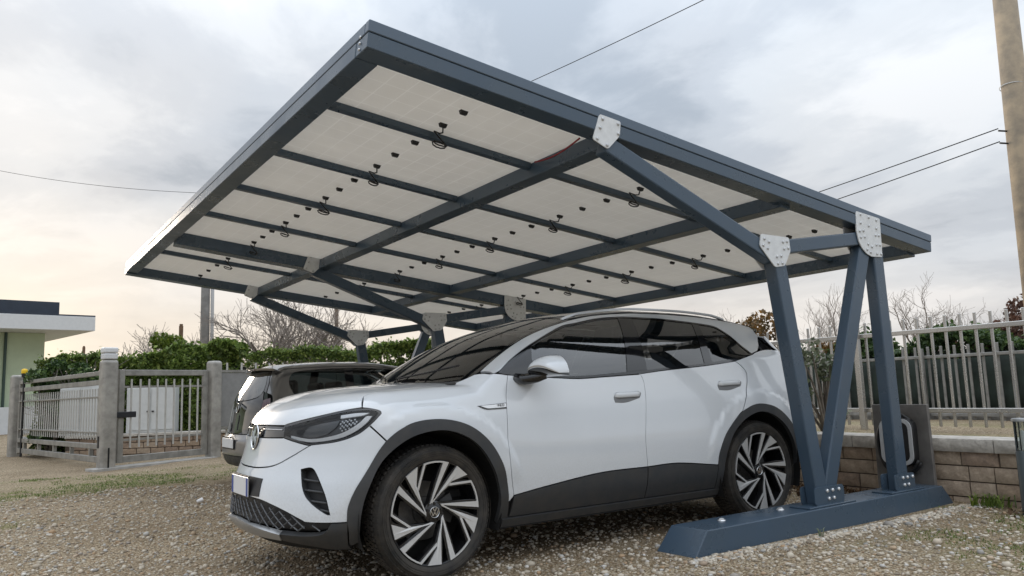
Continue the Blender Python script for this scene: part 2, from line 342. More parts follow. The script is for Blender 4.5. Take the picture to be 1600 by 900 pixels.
def carport():
    A_F, H_F, TH, LEN, YEND = -2.029, 2.926, math.radians(-7.03), 5.38, 7.60
    CS = -.0099
    root = thing('solar_carport', 'dark blue-grey steel carport roofed with solar panels over both parked cars', 'carport', (1.4404,-1.4611,0), (CS,0,.0228))
    c, s = math.cos(TH), math.sin(TH)
    RP = lambda t, y, v: (A_F+c*t+s*v, y, H_F+s*t-c*v)
    def rbox(name, t0, t1, y0, y1, v0, v1, m, parent=root, bevel=.004):
        V = [RP(t,y,v) for v in (v1,v0) for (t,y) in ((t0,y0),(t1,y0),(t1,y1),(t0,y1))]
        mb = MB().add(V, [(0,3,2,1),(4,5,6,7),(0,1,5,4),(1,2,6,5),(2,3,7,6),(3,0,4,7)]); return mb.build(name, m, parent, bevel=bevel)
    frames = ((.055, .205), (5.085, 5.285), (YEND-.17, YEND-.003))
    # perimeter caps and edge beams
    rbox('roof_cap', 0, LEN, .052, .10, 0, .066, CAP_LIT); rbox('roof_cap', 0, LEN, YEND-.048, YEND, 0, .066, CAP_LIT)
    rbox('roof_cap', 0, .05, .102, YEND-.05, .001, .0655, CAP_LIT); rbox('roof_cap', LEN-.05, LEN, .102, YEND-.05, .001, .0655, CAP_LIT)
    rbox('edge_beam', .003, LEN-.003, .055, .20, .069, .155, STEEL); rbox('edge_beam', .003, LEN-.003, YEND-.17, YEND-.003, .069, .175, STEEL)
    rbox('edge_beam', .001, .13, .203, YEND-.173, .069, .158, STEEL); rbox('edge_beam', LEN-.13, LEN-.001, .203, YEND-.173, .069, .175, STEEL)
    rbox('frame_beam', .133, LEN-.133, 5.105, 5.275, .069, .20, STEEL)
    for t in (1.72, 3.45):
        for y0, y1 in ((.135, 5.100), (5.280, YEND-.06)): rbox('cross_beam', t-.055, t+.055, y0, y1, .076, .185, STEEL)
    rails = [.97+1.03*k for k in range(6)]
    for k, y in enumerate(rails):
        if k == 4: continue
        for t0, t1 in ((.133, 1.662), (1.778, 3.392), (3.508, LEN-.133)): rbox('panel_rail', t0, t1, y-.028, y+.028, .074, .118, STEEL, bevel=.002)
    # solar panels: 3 rows x 7
    edges = [.105]+[.97+1.03*k for k in range(6)]+[YEND-.055]
    rows = [(.055, 1.715), (1.725, 3.445), (3.455, LEN-.055)]
    box_me = None
    for ri, (t0, t1) in enumerate(rows):
        for k in range(7):
            y0, y1 = edges[k]+.006, edges[k+1]-.006
            p = rbox('solar_panel', t0, t1, y0, y1, .030, .0695, BACKSHEET, bevel=0)
            tm = (t0+t1)/2+(.0 if ri else -.03)
            for q in (.2, .5, .8):
                yy = y0+(y1-y0)*q
                mb = MB(); V = [RP(tm+a*.027, yy+b*.014, v) for v, f in ((.0705,1),(.094,.75)) for a, b in ((-f,-f),(f,-f),(f,f),(-f,f))]
                mb.add(V, [(3,2,1,0),(4,5,6,7),(0,1,5,4),(1,2,6,5),(2,3,7,6),(3,0,4,7)]); mb.build('junction_box', BLACKP, p)
            # cable: leaves the outer boxes and loops at the rail
            rr = random.Random(ri*10+k)
            pts = [RP(tm, y0+(y1-y0)*.8, .085)]
            for j in range(1, 4): pts.append(RP(tm+.03*math.sin(j), y0+(y1-y0)*(.8+.05*j), .09+.02*math.sin(j*1.3)))
            ce = RP(tm+.06, y1-.05, .15); ax = Vector((c, 0, s)); rad = .030+.016*rr.random()
            for j in range(15): 
                g = j/14*2*PI*1.6; pts.append(Vector(ce)+ax*(math.cos(g)*rad-.02*j/14)+Vector((0,1,0))*(math.sin(g)*rad*.8)+Vector((0,0,.012*math.sin(g*.7)-.01)))
            if not (ri and k == 6): MB().tube(pts, .0052, 5).build('cable', BLACKP, p, smooth=True)
            if k and ri == 0:
                rbox('type_label', t0+.12, t0+.30, y0+.05, y0+.09, .0697, .0712, STICK, p, bevel=0)
    MB().tube([RP(1.60+.004*j, .32+.06*j, .100+.03*math.sin(j/9*PI)) for j in range(10)], .006, 5).build('cable', mat('red_cable', (.25,.012,.02), .5), root, smooth=True)
    # frames
    P1 = [(-.515,2.694),(-.341,2.674),(-.357,2.578),(-.46,2.479),(-.579,2.525)]
    P2 = [(.945,2.072),(1.26,2.071),(1.267,1.972),(1.185,1.857),(1.075,1.841),(.92,1.985)]
    P3 = [(2.162,2.365),(2.503,2.335),(2.483,2.012),(2.328,2.005),(2.265,2.022),(2.205,2.062),(2.165,2.115),(2.147,2.201)]
    B1 = [(-.491,2.665),(-.515,2.606),(-.544,2.532),(-.467,2.503),(-.369,2.59),(-.365,2.655)]
    B2 = [(.974,2.038),(1.024,2.02),(.957,1.99),(1.005,1.972),(1.184,2.032),(1.232,2.039),(1.19,1.981),(1.241,1.99),(1.1,1.917),(1.15,1.926),(1.106,1.868),(1.158,1.875)]
    B3 = [(2.224,2.341),(2.338,2.328),(2.445,2.315),(2.213,2.27),(2.326,2.257),(2.188,2.202),(2.243,2.21),(2.433,2.244),(2.412,2.186),(2.457,2.187),(2.195,2.151),(2.252,2.159),(2.29,2.103),(2.342,2.085),(2.41,2.107),(2.46,2.108),(2.269,2.058),(2.314,2.039),(2.407,2.032),(2.465,2.034)]
    def member(name, a0, z0, a1, z1, w, y0, y1):
        p, q = Vector((a0,0,z0)), Vector((a1,0,z1)); d = (q-p).normalized(); n_ = Vector((-d.z,0,d.x))*w/2
        V = [Vector((v.x,y,v.z)) for y in (y0,y1) for v in (p-n_, q-n_, q+n_, p+n_)]
        return MB().add(V, [(0,1,2,3),(7,6,5,4),(0,4,5,1),(1,5,6,2),(2,6,7,3),(3,7,4,0)]).build(name, STEEL, root, bevel=.010, segs=2)
    def round_poly(pl, r=.018, n=4):
        out = []
        m_ = len(pl)
        for i in range(m_):
            a, b, d = Vector(pl[i-1]), Vector(pl[i]), Vector(pl[(i+1)%m_]); u = (a-b).normalized(); w = (d-b).normalized()
            rr = min(r, (a-b).length*.4, (d-b).length*.4)
            for k in range(n+1):
                t = k/n; q = (b+u*rr)*(1-t)**2+b*2*t*(1-t)+(b+w*rr)*t*t; out.append((q.x,q.y))
        return out
    for fi, (y0, y1) in enumerate(frames):
        dz = -CS*y0*(1 if fi else 0)
        ym = .5*(y0+y1); ya, yb = ym-.08 if fi else .060, ym+.08 if fi else .160
        if fi: ya, yb = y0+.004, y0+.105
        member('column', 1.413, .150+dz, 1.143, 1.93, .132, ya, yb)
        member('column', 1.457, .150+dz, 2.282, 2.10, .136, ya+.004, yb-.004)
        member('column', 2.468, .150+dz, 2.446, 2.10, .138, ya+.002, yb-.002)
        member('strut', 1.10, 1.925, -.455, 2.52, .115, ya+.001, yb-.001)
        member('tie', 1.10, 1.985, 2.33, 2.165, .105, ya+.003, yb-.003)
        for pl, bl in ((P1,B1),(P2,B2),(P3,B3)):
            for yy, sg in ((ya, -1), (yb, 1)):
                if sg > 0 and pl is P1: continue
                g = MB().prism(round_poly(pl), lambda u,v,w: (u,w,v), yy+sg*.0015, yy+sg*.0095).build('gusset_plate', GALV, root)
                if sg < 0:
                    for (u, v) in bl:
                        MB().lathe([(0,.010),(.0075,.010),(.011,.006),(.0115,0)], 8, Matrix.Translation((u, yy-.0095, v)) @ Matrix.Rotation(PI/2, 4, 'X')).build('bolt', BOLT, g, smooth=False)
        # base beam
        L_, W_, H_, T_ = 3.065, .3255, .146, .13
        by = -.002 if fi == 0 else ym-W_/2
        V = [(0,by,-.06+dz),(L_,by,-.06+dz),(L_,by+W_,-.06+dz),(0,by+W_,-.06+dz),(0,by,0+dz),(L_,by,0+dz),(L_,by+W_,0+dz),(0,by+W_,0+dz),(T_,by+.012,H_+dz),(L_-T_,by+.012,H_+dz),(L_-T_,by+W_-.012,H_+dz),(T_,by+W_-.012,H_+dz)]
        Fb = [(0,3,2,1),(0,1,5,4),(1,2,6,5),(2,3,7,6),(3,0,4,7),(4,5,9,8),(5,6,10,9),(6,7,11,10),(7,4,8,11),(8,9,10,11)]
        base = MB().add(V, Fb).build('base_beam', STEEL, root, bevel=.006, segs=2)
        for (a0, a1, yy) in ((1.290,1.640,0),(2.320,2.605,0)):
            MB().mm((a0-.10,ya-.035,H_+dz+.001),(a1+.10,yb+.035,H_+dz+.012)).build('foot_plate', STEEL, base, bevel=.002)
            for yy in (ya-.010, yb+.002):
                pl = MB().prism(round_poly([(a0,H_+dz+.012),(a1,H_+dz+.012),(a1,H_+dz+.135),(a0,H_+dz+.135)], .03), lambda u,v,w: (u,w,v), yy, yy+.008).build('foot_bracket', STEEL, base)
                if yy < ya:
                    mid = (a0+a1)/2
                    for (u, v) in ((mid-.03,.105),(mid+.035,.105),(mid+.11,.105),(mid-.015,.05),(mid+.045,.05)):
                        MB().lathe([(0,.012),(.008,.012),(.0125,.007),(.013,0)], 8, Matrix.Translation((u, yy, H_+dz+v)) @ Matrix.Rotation(PI/2, 4, 'X')).build('bolt', mat('bright_bolt', (.75,.76,.77), .3, .7), pl)
        if fi == 0:
            for a in (.47, 1.08, 2.66):
                MB().lathe([(0,.016),(.014,.015),(.021,.006),(.027,.004),(.028,0)], 12, Matrix.Translation((a, .19, H_+.0005))).build('anchor_bolt', mat('bright_bolt'), base, smooth=True)
    # rivets on the front corner of the roof
    for k in range(3):
        MB().lathe([(0,.006),(.006,.005),(.009,0)], 8, Matrix.Translation(RP(-.0005,.15,.062+.035*k)) @ Matrix.Rotation(-PI/2-TH*0, 4, 'Y')).build('rivet', BOLT, root)
carport()
# ------------------------------------------------------------------ car bodies
def mono(xs, ys):
    xs = np.asarray(xs, float); ys = np.asarray(ys, float)
    h = np.diff(xs); dl = np.diff(ys) / h
    m = np.zeros_like(ys); m[0] = dl[0]; m[-1] = dl[-1]
    for i in range(1, len(xs) - 1):
        if dl[i-1] * dl[i] > 0:
            w1 = 2*h[i] + h[i-1]; w2 = h[i] + 2*h[i-1]
            m[i] = (w1 + w2) / (w1/dl[i-1] + w2/dl[i])
    def fn(x):
        x = np.asarray(x, float)
        xc = np.clip(x, xs[0], xs[-1])
        i = np.clip(np.searchsorted(xs, xc) - 1, 0, len(xs) - 2)
        t = (xc - xs[i]) / h[i]
        r = ((1+2*t)*(1-t)**2)*ys[i] + t*(1-t)**2*h[i]*m[i] + t*t*(3-2*t)*ys[i+1] + t*t*(t-1)*h[i]*m[i+1]
        return r + np.where(x < xs[0], (x-xs[0])*m[0], 0) + np.where(x > xs[-1], (x-xs[-1])*m[-1], 0)
    return fn
def smax(a, b, k):
    h = np.clip(0.5 + 0.5*(a-b)/k, 0, 1)
    return b + (a-b)*h + k*h*(1-h)
def smin(a, b, k):
    return -smax(-a, -b, k)
def sst(x, a, b):
    t = np.clip((x-a)/(b-a), 0, 1); return t*t*(3-2*t)


class Body:
    """a car body as one smooth implicit solid; panels are cut out of its skin in several charts"""
    ax = 0.0
    def solve(s, P0, D, t1, n=40):
        lo = np.zeros(len(P0)); hi = np.full(len(P0), float(t1))
        for _ in range(n):
            m = .5*(lo+hi); Q = P0 + D*m[:,None]; ins = s.f(Q[:,0],Q[:,1],Q[:,2]) < 0
            hi = np.where(ins, m, hi); lo = np.where(ins, lo, m)
        return P0 + D*(.5*(lo+hi))[:,None]
    def chart(s, kind, uv):
        uv = np.asarray(uv, float).reshape(-1, 2); u, v = uv[:,0], uv[:,1]; o = np.zeros(len(u)); e = o+1
        if kind == 's': return s.solve(np.c_[u, -1.3*e, v], np.c_[o, e, o], 1.3)                       # (x,z) from the side
        if kind == 't': return s.solve(np.c_[u, -np.abs(v)*0-v, 2.2*e], np.c_[o, o, -e], 1.6)          # (x,-y) from above
        if kind == 'n': a = np.radians(u); return s.solve(np.c_[s.ax-1.7*np.cos(a), -1.7*np.sin(a), v], np.c_[np.cos(a), np.sin(a), o], 1.7)   # (angle,z) round the -x end
        if kind == 'k': a = np.radians(u); return s.solve(np.c_[s.bx+1.7*np.cos(a), -1.7*np.sin(a), v], np.c_[-np.cos(a), np.sin(a), o], 1.7)  # (angle,z) round the +x end
        if kind == 'r': a = np.radians(v); return s.solve(np.c_[u, -.35-1.5*np.cos(a), .7+1.5*np.sin(a)], np.c_[o, np.cos(a), -np.sin(a)], 1.5) # (x,angle) rolled round the length
        if kind == 'h': a = np.radians(v); return s.solve(np.c_[.2-1.7*np.cos(a), -u, .3+1.7*np.sin(a)], np.c_[np.cos(a), o, -np.sin(a)], 1.7)  # (-y,angle) over the bonnet
    def inv(s, kind, P):
        x, y, z = P[:,0], P[:,1], P[:,2]
        if kind == 's': return np.c_[x, z]
        if kind == 't': return np.c_[x, -y]
        if kind == 'n': return np.c_[np.degrees(np.arctan2(-y, s.ax-x)), z]
        if kind == 'k': return np.c_[np.degrees(np.arctan2(-y, x-s.bx)), z]
        if kind == 'r': return np.c_[x, np.degrees(np.arctan2(z-.7, -y-.35))]
        if kind == 'h': return np.c_[-y, np.degrees(np.arctan2(z-.3, .2-x))]
    METRIC = {'s': (1,1), 't': (1,1), 'n': (.0148,1), 'k': (.0148,1), 'r': (1,.0100), 'h': (1,.0165)}
    def normal(s, P):
        e = 2e-4; g = []
        for k in range(3):
            d = np.zeros(3); d[k] = e; A = P+d; B = P-d
            g.append(s.f(A[:,0],A[:,1],A[:,2]) - s.f(B[:,0],B[:,1],B[:,2]))
        N = np.array(g).T; return N/np.maximum(np.linalg.norm(N, axis=1), 1e-9)[:,None]
def smooth_chain(pts, n=6):
    """Catmull-Rom through an open chain"""
    P = np.asarray(pts, float); m = len(P)
    if m < 3: return P
    E = np.vstack([2*P[0]-P[1], P, 2*P[-1]-P[-2]]); out = []
    for i in range(m-1):
        p0, p1, p2, p3 = E[i], E[i+1], E[i+2], E[i+3]
        for k in range(n):
            t = k/n; out.append(.5*((2*p1)+(-p0+p2)*t+(2*p0-5*p1+4*p2-p3)*t*t+(-p0+3*p1-3*p2+p3)*t**3))
    out.append(P[-1]); return np.array(out)
def in_poly(pts, poly):
    x, y = pts[:,0], pts[:,1]; c = np.zeros(len(pts), bool); n = len(poly)
    for i in range(n):
        x1, y1 = poly[i-1]; x2, y2 = poly[i]
        if y1 == y2: continue
        k = ((y1 > y) != (y2 > y)) & (x < (x2-x1)*(y-y1)/(y2-y1)+x1); c ^= k
    return c
def resample(poly, h):
    out = []; n = len(poly)
    for i in range(n):
        a, b = poly[i], poly[(i+1) % n]; d = np.linalg.norm(b-a); k = max(1, int(math.ceil(d/h)))
        for j in range(k): out.append(a+(b-a)*j/k)
    return np.array(out)
def inset(poly, g):
    n = len(poly); area = .5*np.sum(poly[:,0]*np.roll(poly[:,1],-1)-np.roll(poly[:,0],-1)*poly[:,1]); sg = 1 if area > 0 else -1
    out = []
    for i in range(n):
        a, b, c = poly[i-1], poly[i], poly[(i+1) % n]; u = b-a; w = c-b
        u = u/max(np.linalg.norm(u),1e-9); w = w/max(np.linalg.norm(w),1e-9); nn = np.array([-u[1]-w[1], u[0]+w[0]]); l = np.linalg.norm(nn)
        nn = nn/l if l > 1e-6 else np.array([-u[1],u[0]]); k = min(1/max(.35, np.dot(nn, np.array([-u[1],u[0]]))), 2)
        out.append(b+sg*nn*g*k)
    return np.array(out)
def outline(body, ch, chains):
    """chains: list of (kind, points) smoothed in their own chart and brought to chart ch (metres)"""
    out = []
    for kind, pts in chains:
        q = smooth_chain(pts)
        if kind != ch: q = body.inv(ch, body.chart(kind, q))
        q = q*np.array(body.METRIC[ch])
        for p_ in q:
            if not out or np.linalg.norm(out[-1]-p_) > 1e-4: out.append(p_)
    if np.linalg.norm(out[0]-out[-1]) < 1e-4: out.pop()
    return np.array(out)
def panel(name, body, ch, chains, mat_, parent, off=0.0, depth=.014, gap=.0020, h=.035, holes=(), sym=False, mirror=False, hump=None):
    mt = np.array(body.METRIC[ch]); ou = outline(body, ch, chains)
    if sym:
        ax_ = 1 if ch == 't' else 0
        o2 = ou[::-1].copy(); o2[:,ax_] *= -1; o2 = np.array([p_ for p_ in o2 if abs(p_[ax_]) > 2e-3]); ou = np.vstack([ou, o2])
    hs = []
    for hc in holes:
        a = outline(body, ch, hc); hs.append(a)
        if sym: b = a.copy(); b[:, (1 if ch == 't' else 0)] *= -1; hs.append(b)
    ou = resample(ou, h); ou = inset(ou, gap) if gap else ou
    loops = [ou]+[inset(resample(a, h), -gap) if gap else resample(a, h) for a in hs]
    lo, hi = ou.min(0), ou.max(0)
    gx, gy = np.meshgrid(np.arange(lo[0]+h/2, hi[0], h), np.arange(lo[1]+h/2, hi[1], h*.87), indexing='ij'); gx[:, 1::2] += h/2
    G = np.c_[gx.ravel(), gy.ravel()]; allb = np.vstack(loops)
    if len(G):
        k = in_poly(G, ou)
        for a in loops[1:]: k &= ~in_poly(G, a)
        G = G[k]
        if len(G):
            keep = np.ones(len(G), bool)
            for i0 in range(0, len(G), 400):
                d = np.sqrt(((G[i0:i0+400,None,:]-allb[None])**2).sum(2)).min(1); keep[i0:i0+400] = d > h*.45
            G = G[keep]
    pts = np.vstack([allb, G]) if len(G) else allb
    edges = []; n0 = 0
    for a in loops:
        m = len(a); edges += [(n0+i, n0+(i+1) % m) for i in range(m)]; n0 += m
    rv, re, rf, ov, oe, of = delaunay_2d_cdt([Vector(map(float, p_)) for p_ in pts], edges, [], 0, 1e-7)
    uv = np.array([(v.x, v.y) for v in rv]); T = np.array([f for f in rf if len(f) == 3]); cen = uv[T].mean(1)
    k = in_poly(cen, ou)
    for a in loops[1:]: k &= ~in_poly(cen, a)
    T = T[k]
    P = body.chart(ch, uv/mt); Nn = body.normal(P)
    a3 = np.cross(P[T[:,1]]-P[T[:,0]], P[T[:,2]]-P[T[:,0]]); flip = (a3*Nn[T[:,0]]).sum(1) < 0; T[flip] = T[flip][:, ::-1]
    o_ = off if hump is None else off+hump(uv/mt)
    Pt = P+Nn*(o_[:,None] if hump is not None else o_)
    V = [Pt]; NN = [Nn]; Fs = [tuple(t) for t in T]
    if depth:
        # boundary edges of the kept triangles
        cnt = {}
        for t in T:
            for i in range(3):
                e = (t[i], t[(i+1) % 3]); cnt[e] = cnt.get(e, 0)+1
        base = len(Pt)
        for (a, b) in [e for e in cnt if (e[1], e[0]) not in cnt]:
            tn = Pt[b]-Pt[a]; ln = np.cross(tn, Nn[a]); ln = ln/max(np.linalg.norm(ln), 1e-9)
            V.append(np.array([Pt[a], Pt[b], Pt[b]-Nn[b]*depth, Pt[a]-Nn[a]*depth])); NN.append(np.array([ln]*4))
            Fs.append((base+1, base, base+3, base+2)); base += 4
    V = np.vstack(V); NN = np.vstack(NN)
    res = [mobj(name, V, Fs, mat_, parent, True, NN)]
    if mirror:
        V2 = V*np.array([1,-1,1]); N2 = NN*np.array([1,-1,1]); res.append(mobj(name, V2, [f[::-1] for f in Fs], mat_, parent, True, N2))
    return res
class WhiteCar(Body):
    ax = 0.0; bx = 2.8
    belt = staticmethod(mono([-.9,.2,.45,1.5,2.3,2.9,3.5],[1.12,1.12,1.135,1.125,1.172,1.25,1.31]))
    crease = staticmethod(mono([-.9,0,.5,1.05,1.65,2.24,2.5,2.75,3.2,3.7],[.93,.955,.973,.995,1.022,1.06,1.09,1.11,1.12,1.12]))
    nose = staticmethod(mono([.20,.28,.33,.40,.47,.55,.64,.72,.81,.88,.95,1.1],[-.74,-.83,-.86,-.855,-.845,-.825,-.79,-.765,-.75,-.742,-.72,-.6]))
    hood = staticmethod(mono([-.9,-.78,-.72,-.63,-.5,-.39,-.26,0,.2,.6],[.80,.885,.94,.988,1.034,1.066,1.088,1.104,1.112,1.12]))
    roof = staticmethod(mono([-.3,.1,.46,.75,1.03,1.25,1.5,1.9,2.3,2.8,3.2,3.5],[.87,1.10,1.295,1.425,1.515,1.568,1.602,1.632,1.628,1.592,1.53,1.47]))
    tail = staticmethod(mono([.25,.35,.45,.65,.8,.95,1.1,1.2,1.3,1.4,1.5],[3.5,3.64,3.70,3.73,3.70,3.68,3.66,3.62,3.56,3.50,3.46]))
    def side(s, x, z):
        zb = s.belt(x); zc = s.crease(x)
        lo = .926 - .30*np.abs(z-.64)**2.0 - .5*np.clip(.42-z,0,1)**1.5
        upw = (.926 - .30*np.abs(zc-.64)**2) - .30*(z-zc) - .25*np.clip(z-zc,0,9)**2
        body = smin(lo, upw, .012)
        bw = (.926 - .30*np.abs(zc-.64)**2) - .30*(zb-zc) - .25*np.clip(zb-zc,0,9)**2
        gl = bw + .006 - .33*(z-zb) - .60*np.clip(z-zb,0,9)**2
        w = smin(body, gl, .02)
        w = w + .014*np.exp(-((x-0)/.45)**2-((z-.86)/.14)**2) + .016*np.exp(-((x-2.85)/.5)**2-((z-.93)/.16)**2)
        for cx in (0.0, 2.77):     # flared brow round each wheel arch
            rr = np.hypot(x-cx, z-.37); w = w + .011*(1-sst(rr,.575,.615))*sst(z,.45,.60)
        w = w - .05*np.clip(-x-.0,0,1)**2
        w = w - .13*np.clip(x-2.75,0,2)**2 - sst(z-zb,-.05,.12)*.055*np.clip(x-2.0,0,2)**1.6
        return w
    def top(s, x, y):
        ay = np.abs(y)
        hd = s.hood(x + .05*np.clip(1-(x+.8)/.8,0,1)*0) - .045*(ay/.8)**2.2 - .02*sst(ay,.0,.35)*(1-sst(x,-.5,.2))*0
        sh = .15*(ay/.75)**2.2*(1-sst(x,.2,1.5))
        rf = s.roof(x-sh) - (.022+.030*sst(x,.5,1.4))*(ay/.6)**2.2
        return smax(hd, rf, .006)
    def front(s, y, z):
        return s.nose(z) + .34*(np.abs(y)/.86)**2.5
    def rear(s, y, z):
        return s.tail(z) - .36*(np.abs(y)/.86)**2.6
    def f(s, x, y, z):
        a = np.abs(y) - s.side(x, z)
        b = (z - s.top(x, y))*.9
        k = .05 + .05*(1-sst(x,.0,.45))
        g = smax(a, b, k)
        g = smax(g, s.front(y, z) - x, .14)
        g = smax(g, x - s.rear(y, z), .12)
        return g
# ------------------------------------------------------------------ materials for the cars
def paint_mat(name, col, rough=.32, coat=1.0, metal=0.0, dust=.12):
    m = bpy.data.materials.new(name); m.use_nodes = True; nt = m.node_tree; N = nt.nodes; L = nt.links; b = N['Principled BSDF']
    b.inputs['Metallic'].default_value = metal; b.inputs['Coat Weight'].default_value = coat; b.inputs['Coat IOR'].default_value = 1.65
    tc = N.new('ShaderNodeTexCoord'); n = N.new('ShaderNodeTexNoise'); n.inputs['Scale'].default_value = 2.2; n.inputs['Detail'].default_value = 8; n.inputs['Roughness'].default_value = .65; L.new(tc.outputs['Object'], n.inputs[0])
    r = N.new('ShaderNodeValToRGB'); L.new(n.outputs[0], r.inputs[0]); r.color_ramp.elements[0].position = .3; r.color_ramp.elements[1].position = .75
    r.color_ramp.elements[0].color = (*col, 1); r.color_ramp.elements[1].color = (*[c*(1-dust*.5)+.30*dust*.5*k for c, k in zip(col, (1,.93,.82))], 1); L.new(r.outputs[0], b.inputs['Base Color'])
    b.inputs['Roughness'].default_value = rough
    # dried road splash: speckle that thins out upwards
    sx = N.new('ShaderNodeSeparateXYZ'); L.new(tc.outputs['Object'], sx.inputs[0]); hm = N.new('ShaderNodeMapRange'); L.new(sx.outputs[2], hm.inputs[0]); hm.inputs[1].default_value = .25; hm.inputs[2].default_value = .70; hm.inputs[3].default_value = .30; hm.inputs[4].default_value = 0
    ns = N.new('ShaderNodeTexNoise'); ns.inputs['Scale'].default_value = 90; ns.inputs['Detail'].default_value = 6; ns.inputs['Roughness'].default_value = .7; L.new(tc.outputs['Object'], ns.inputs[0])
    nr = N.new('ShaderNodeMapRange'); L.new(ns.outputs[0], nr.inputs[0]); nr.inputs[1].default_value = .42; nr.inputs[2].default_value = .72
    mu = N.new('ShaderNodeMath'); mu.operation = 'MULTIPLY'; L.new(hm.outputs[0], mu.inputs[0]); L.new(nr.outputs[0], mu.inputs[1])
    mc = N.new('ShaderNodeMix'); mc.data_type = 'RGBA'; L.new(mu.outputs[0], mc.inputs[0]); L.new(r.outputs[0], mc.inputs[6]); mc.inputs[7].default_value = (.22,.19,.155,1); L.new(mc.outputs[2], b.inputs['Base Color'])
    # streaks of road film: the clear coat is a little dull in places
    mp = N.new('ShaderNodeMapping'); mp.inputs[3].default_value = (9, 9, 1.2); L.new(tc.outputs['Object'], mp.inputs[0])
    n2 = N.new('ShaderNodeTexNoise'); n2.inputs['Scale'].default_value = 2.0; n2.inputs['Detail'].default_value = 5; L.new(mp.outputs[0], n2.inputs[0])
    mr = N.new('ShaderNodeMapRange'); L.new(n2.outputs[0], mr.inputs[0]); mr.inputs[1].default_value = .35; mr.inputs[2].default_value = .75; mr.inputs[3].default_value = .02; mr.inputs[4].default_value = .12; L.new(mr.outputs[0], b.inputs['Coat Roughness'])
    return m
WPAINT = paint_mat('white_paint', (.66,.695,.73), .28)
SILVER = paint_mat('silver_paint', (.53,.555,.58), .30, 1.0, .15, .06)
CLAD = mat('grey_cladding', (.034,.037,.041), .5, rvar=.12, nscale=9, col2=(.046,.046,.046))
GLOSSB = mat('gloss_black', (.006,.006,.007), .06, coat=.6)
ROOFB = mat('black_roof', (.008,.008,.009), .10, coat=.8)
RUBBER = mat('tyre_rubber', (.014,.014,.014), .72, noise=.35, nscale=9, col2=(.055,.048,.040))
ALLOYB = mat('alloy_black', (.009,.009,.010), .22, coat=.5)
ALLOYS = mat('alloy_machined', (.66,.66,.655), .32, .45)
CHROME = mat('chrome', (.72,.73,.74), .12, 1.0)
DARKIN = mat('cabin_black', (.012,.012,.013), .7)
SEATM = mat('seat_fabric', (.028,.028,.030), .85, noise=.2)
WINDSH = glass_mat('windscreen_glass', (.42,.46,.45), 0, 1.6); SIDEG = glass_mat('side_glass', (.36,.41,.40), 0, 2.2); PRIVG = glass_mat('privacy_glass', (.07,.075,.08), 0, 2.0)
LENS = glass_mat('lens_glass', (.92,.93,.94), 0, 1.40)
PLATEW = mat('plate_white', (.78,.79,.80), .35); PLATEB = mat('plate_blue', (.02,.06,.30), .4)
WELL = mat('wheel_well', (.006,.006,.006), .9)

def roundel(parent, M, R, mring, mbg, name='emblem'):
    """ring with the stacked letter strokes inside, in its own plane (x right, y up, z out)"""
    bg = MB().lathe([(0,.0),(R*.98,.0),(R*.98,-.004)], 32, M).build(name, mbg, parent)
    MB().lathe([(R*.90,.001),(R*.92,.006),(R*.99,.006),(R*1.0,.001)], 40, M).build('ring', mring, bg, smooth=True)
    mb = MB()
    def stroke(a, b, w=.085):
        a = Vector(a)*R; b = Vector(b)*R; d = (b-a).normalized(); n_ = Vector((-d.y, d.x))*w*R
        pts = [a-n_, b-n_, b+n_, a+n_]; mb.prism([(p_.x, p_.y) for p_ in pts], lambda u, v, w_: M @ Vector((u, v, w_)), .001, .005)
    stroke((-.37,.80),(-.0,.10)); stroke((.37,.80),(.0,.10))
    stroke((-.78,.38),(-.36,-.62)); stroke((-.36,-.62),(-.0,.02)); stroke((.0,.02),(.36,-.62)); stroke((.36,-.62),(.78,.38))
    mb.build('letters', mring, bg, fix=True); return bg

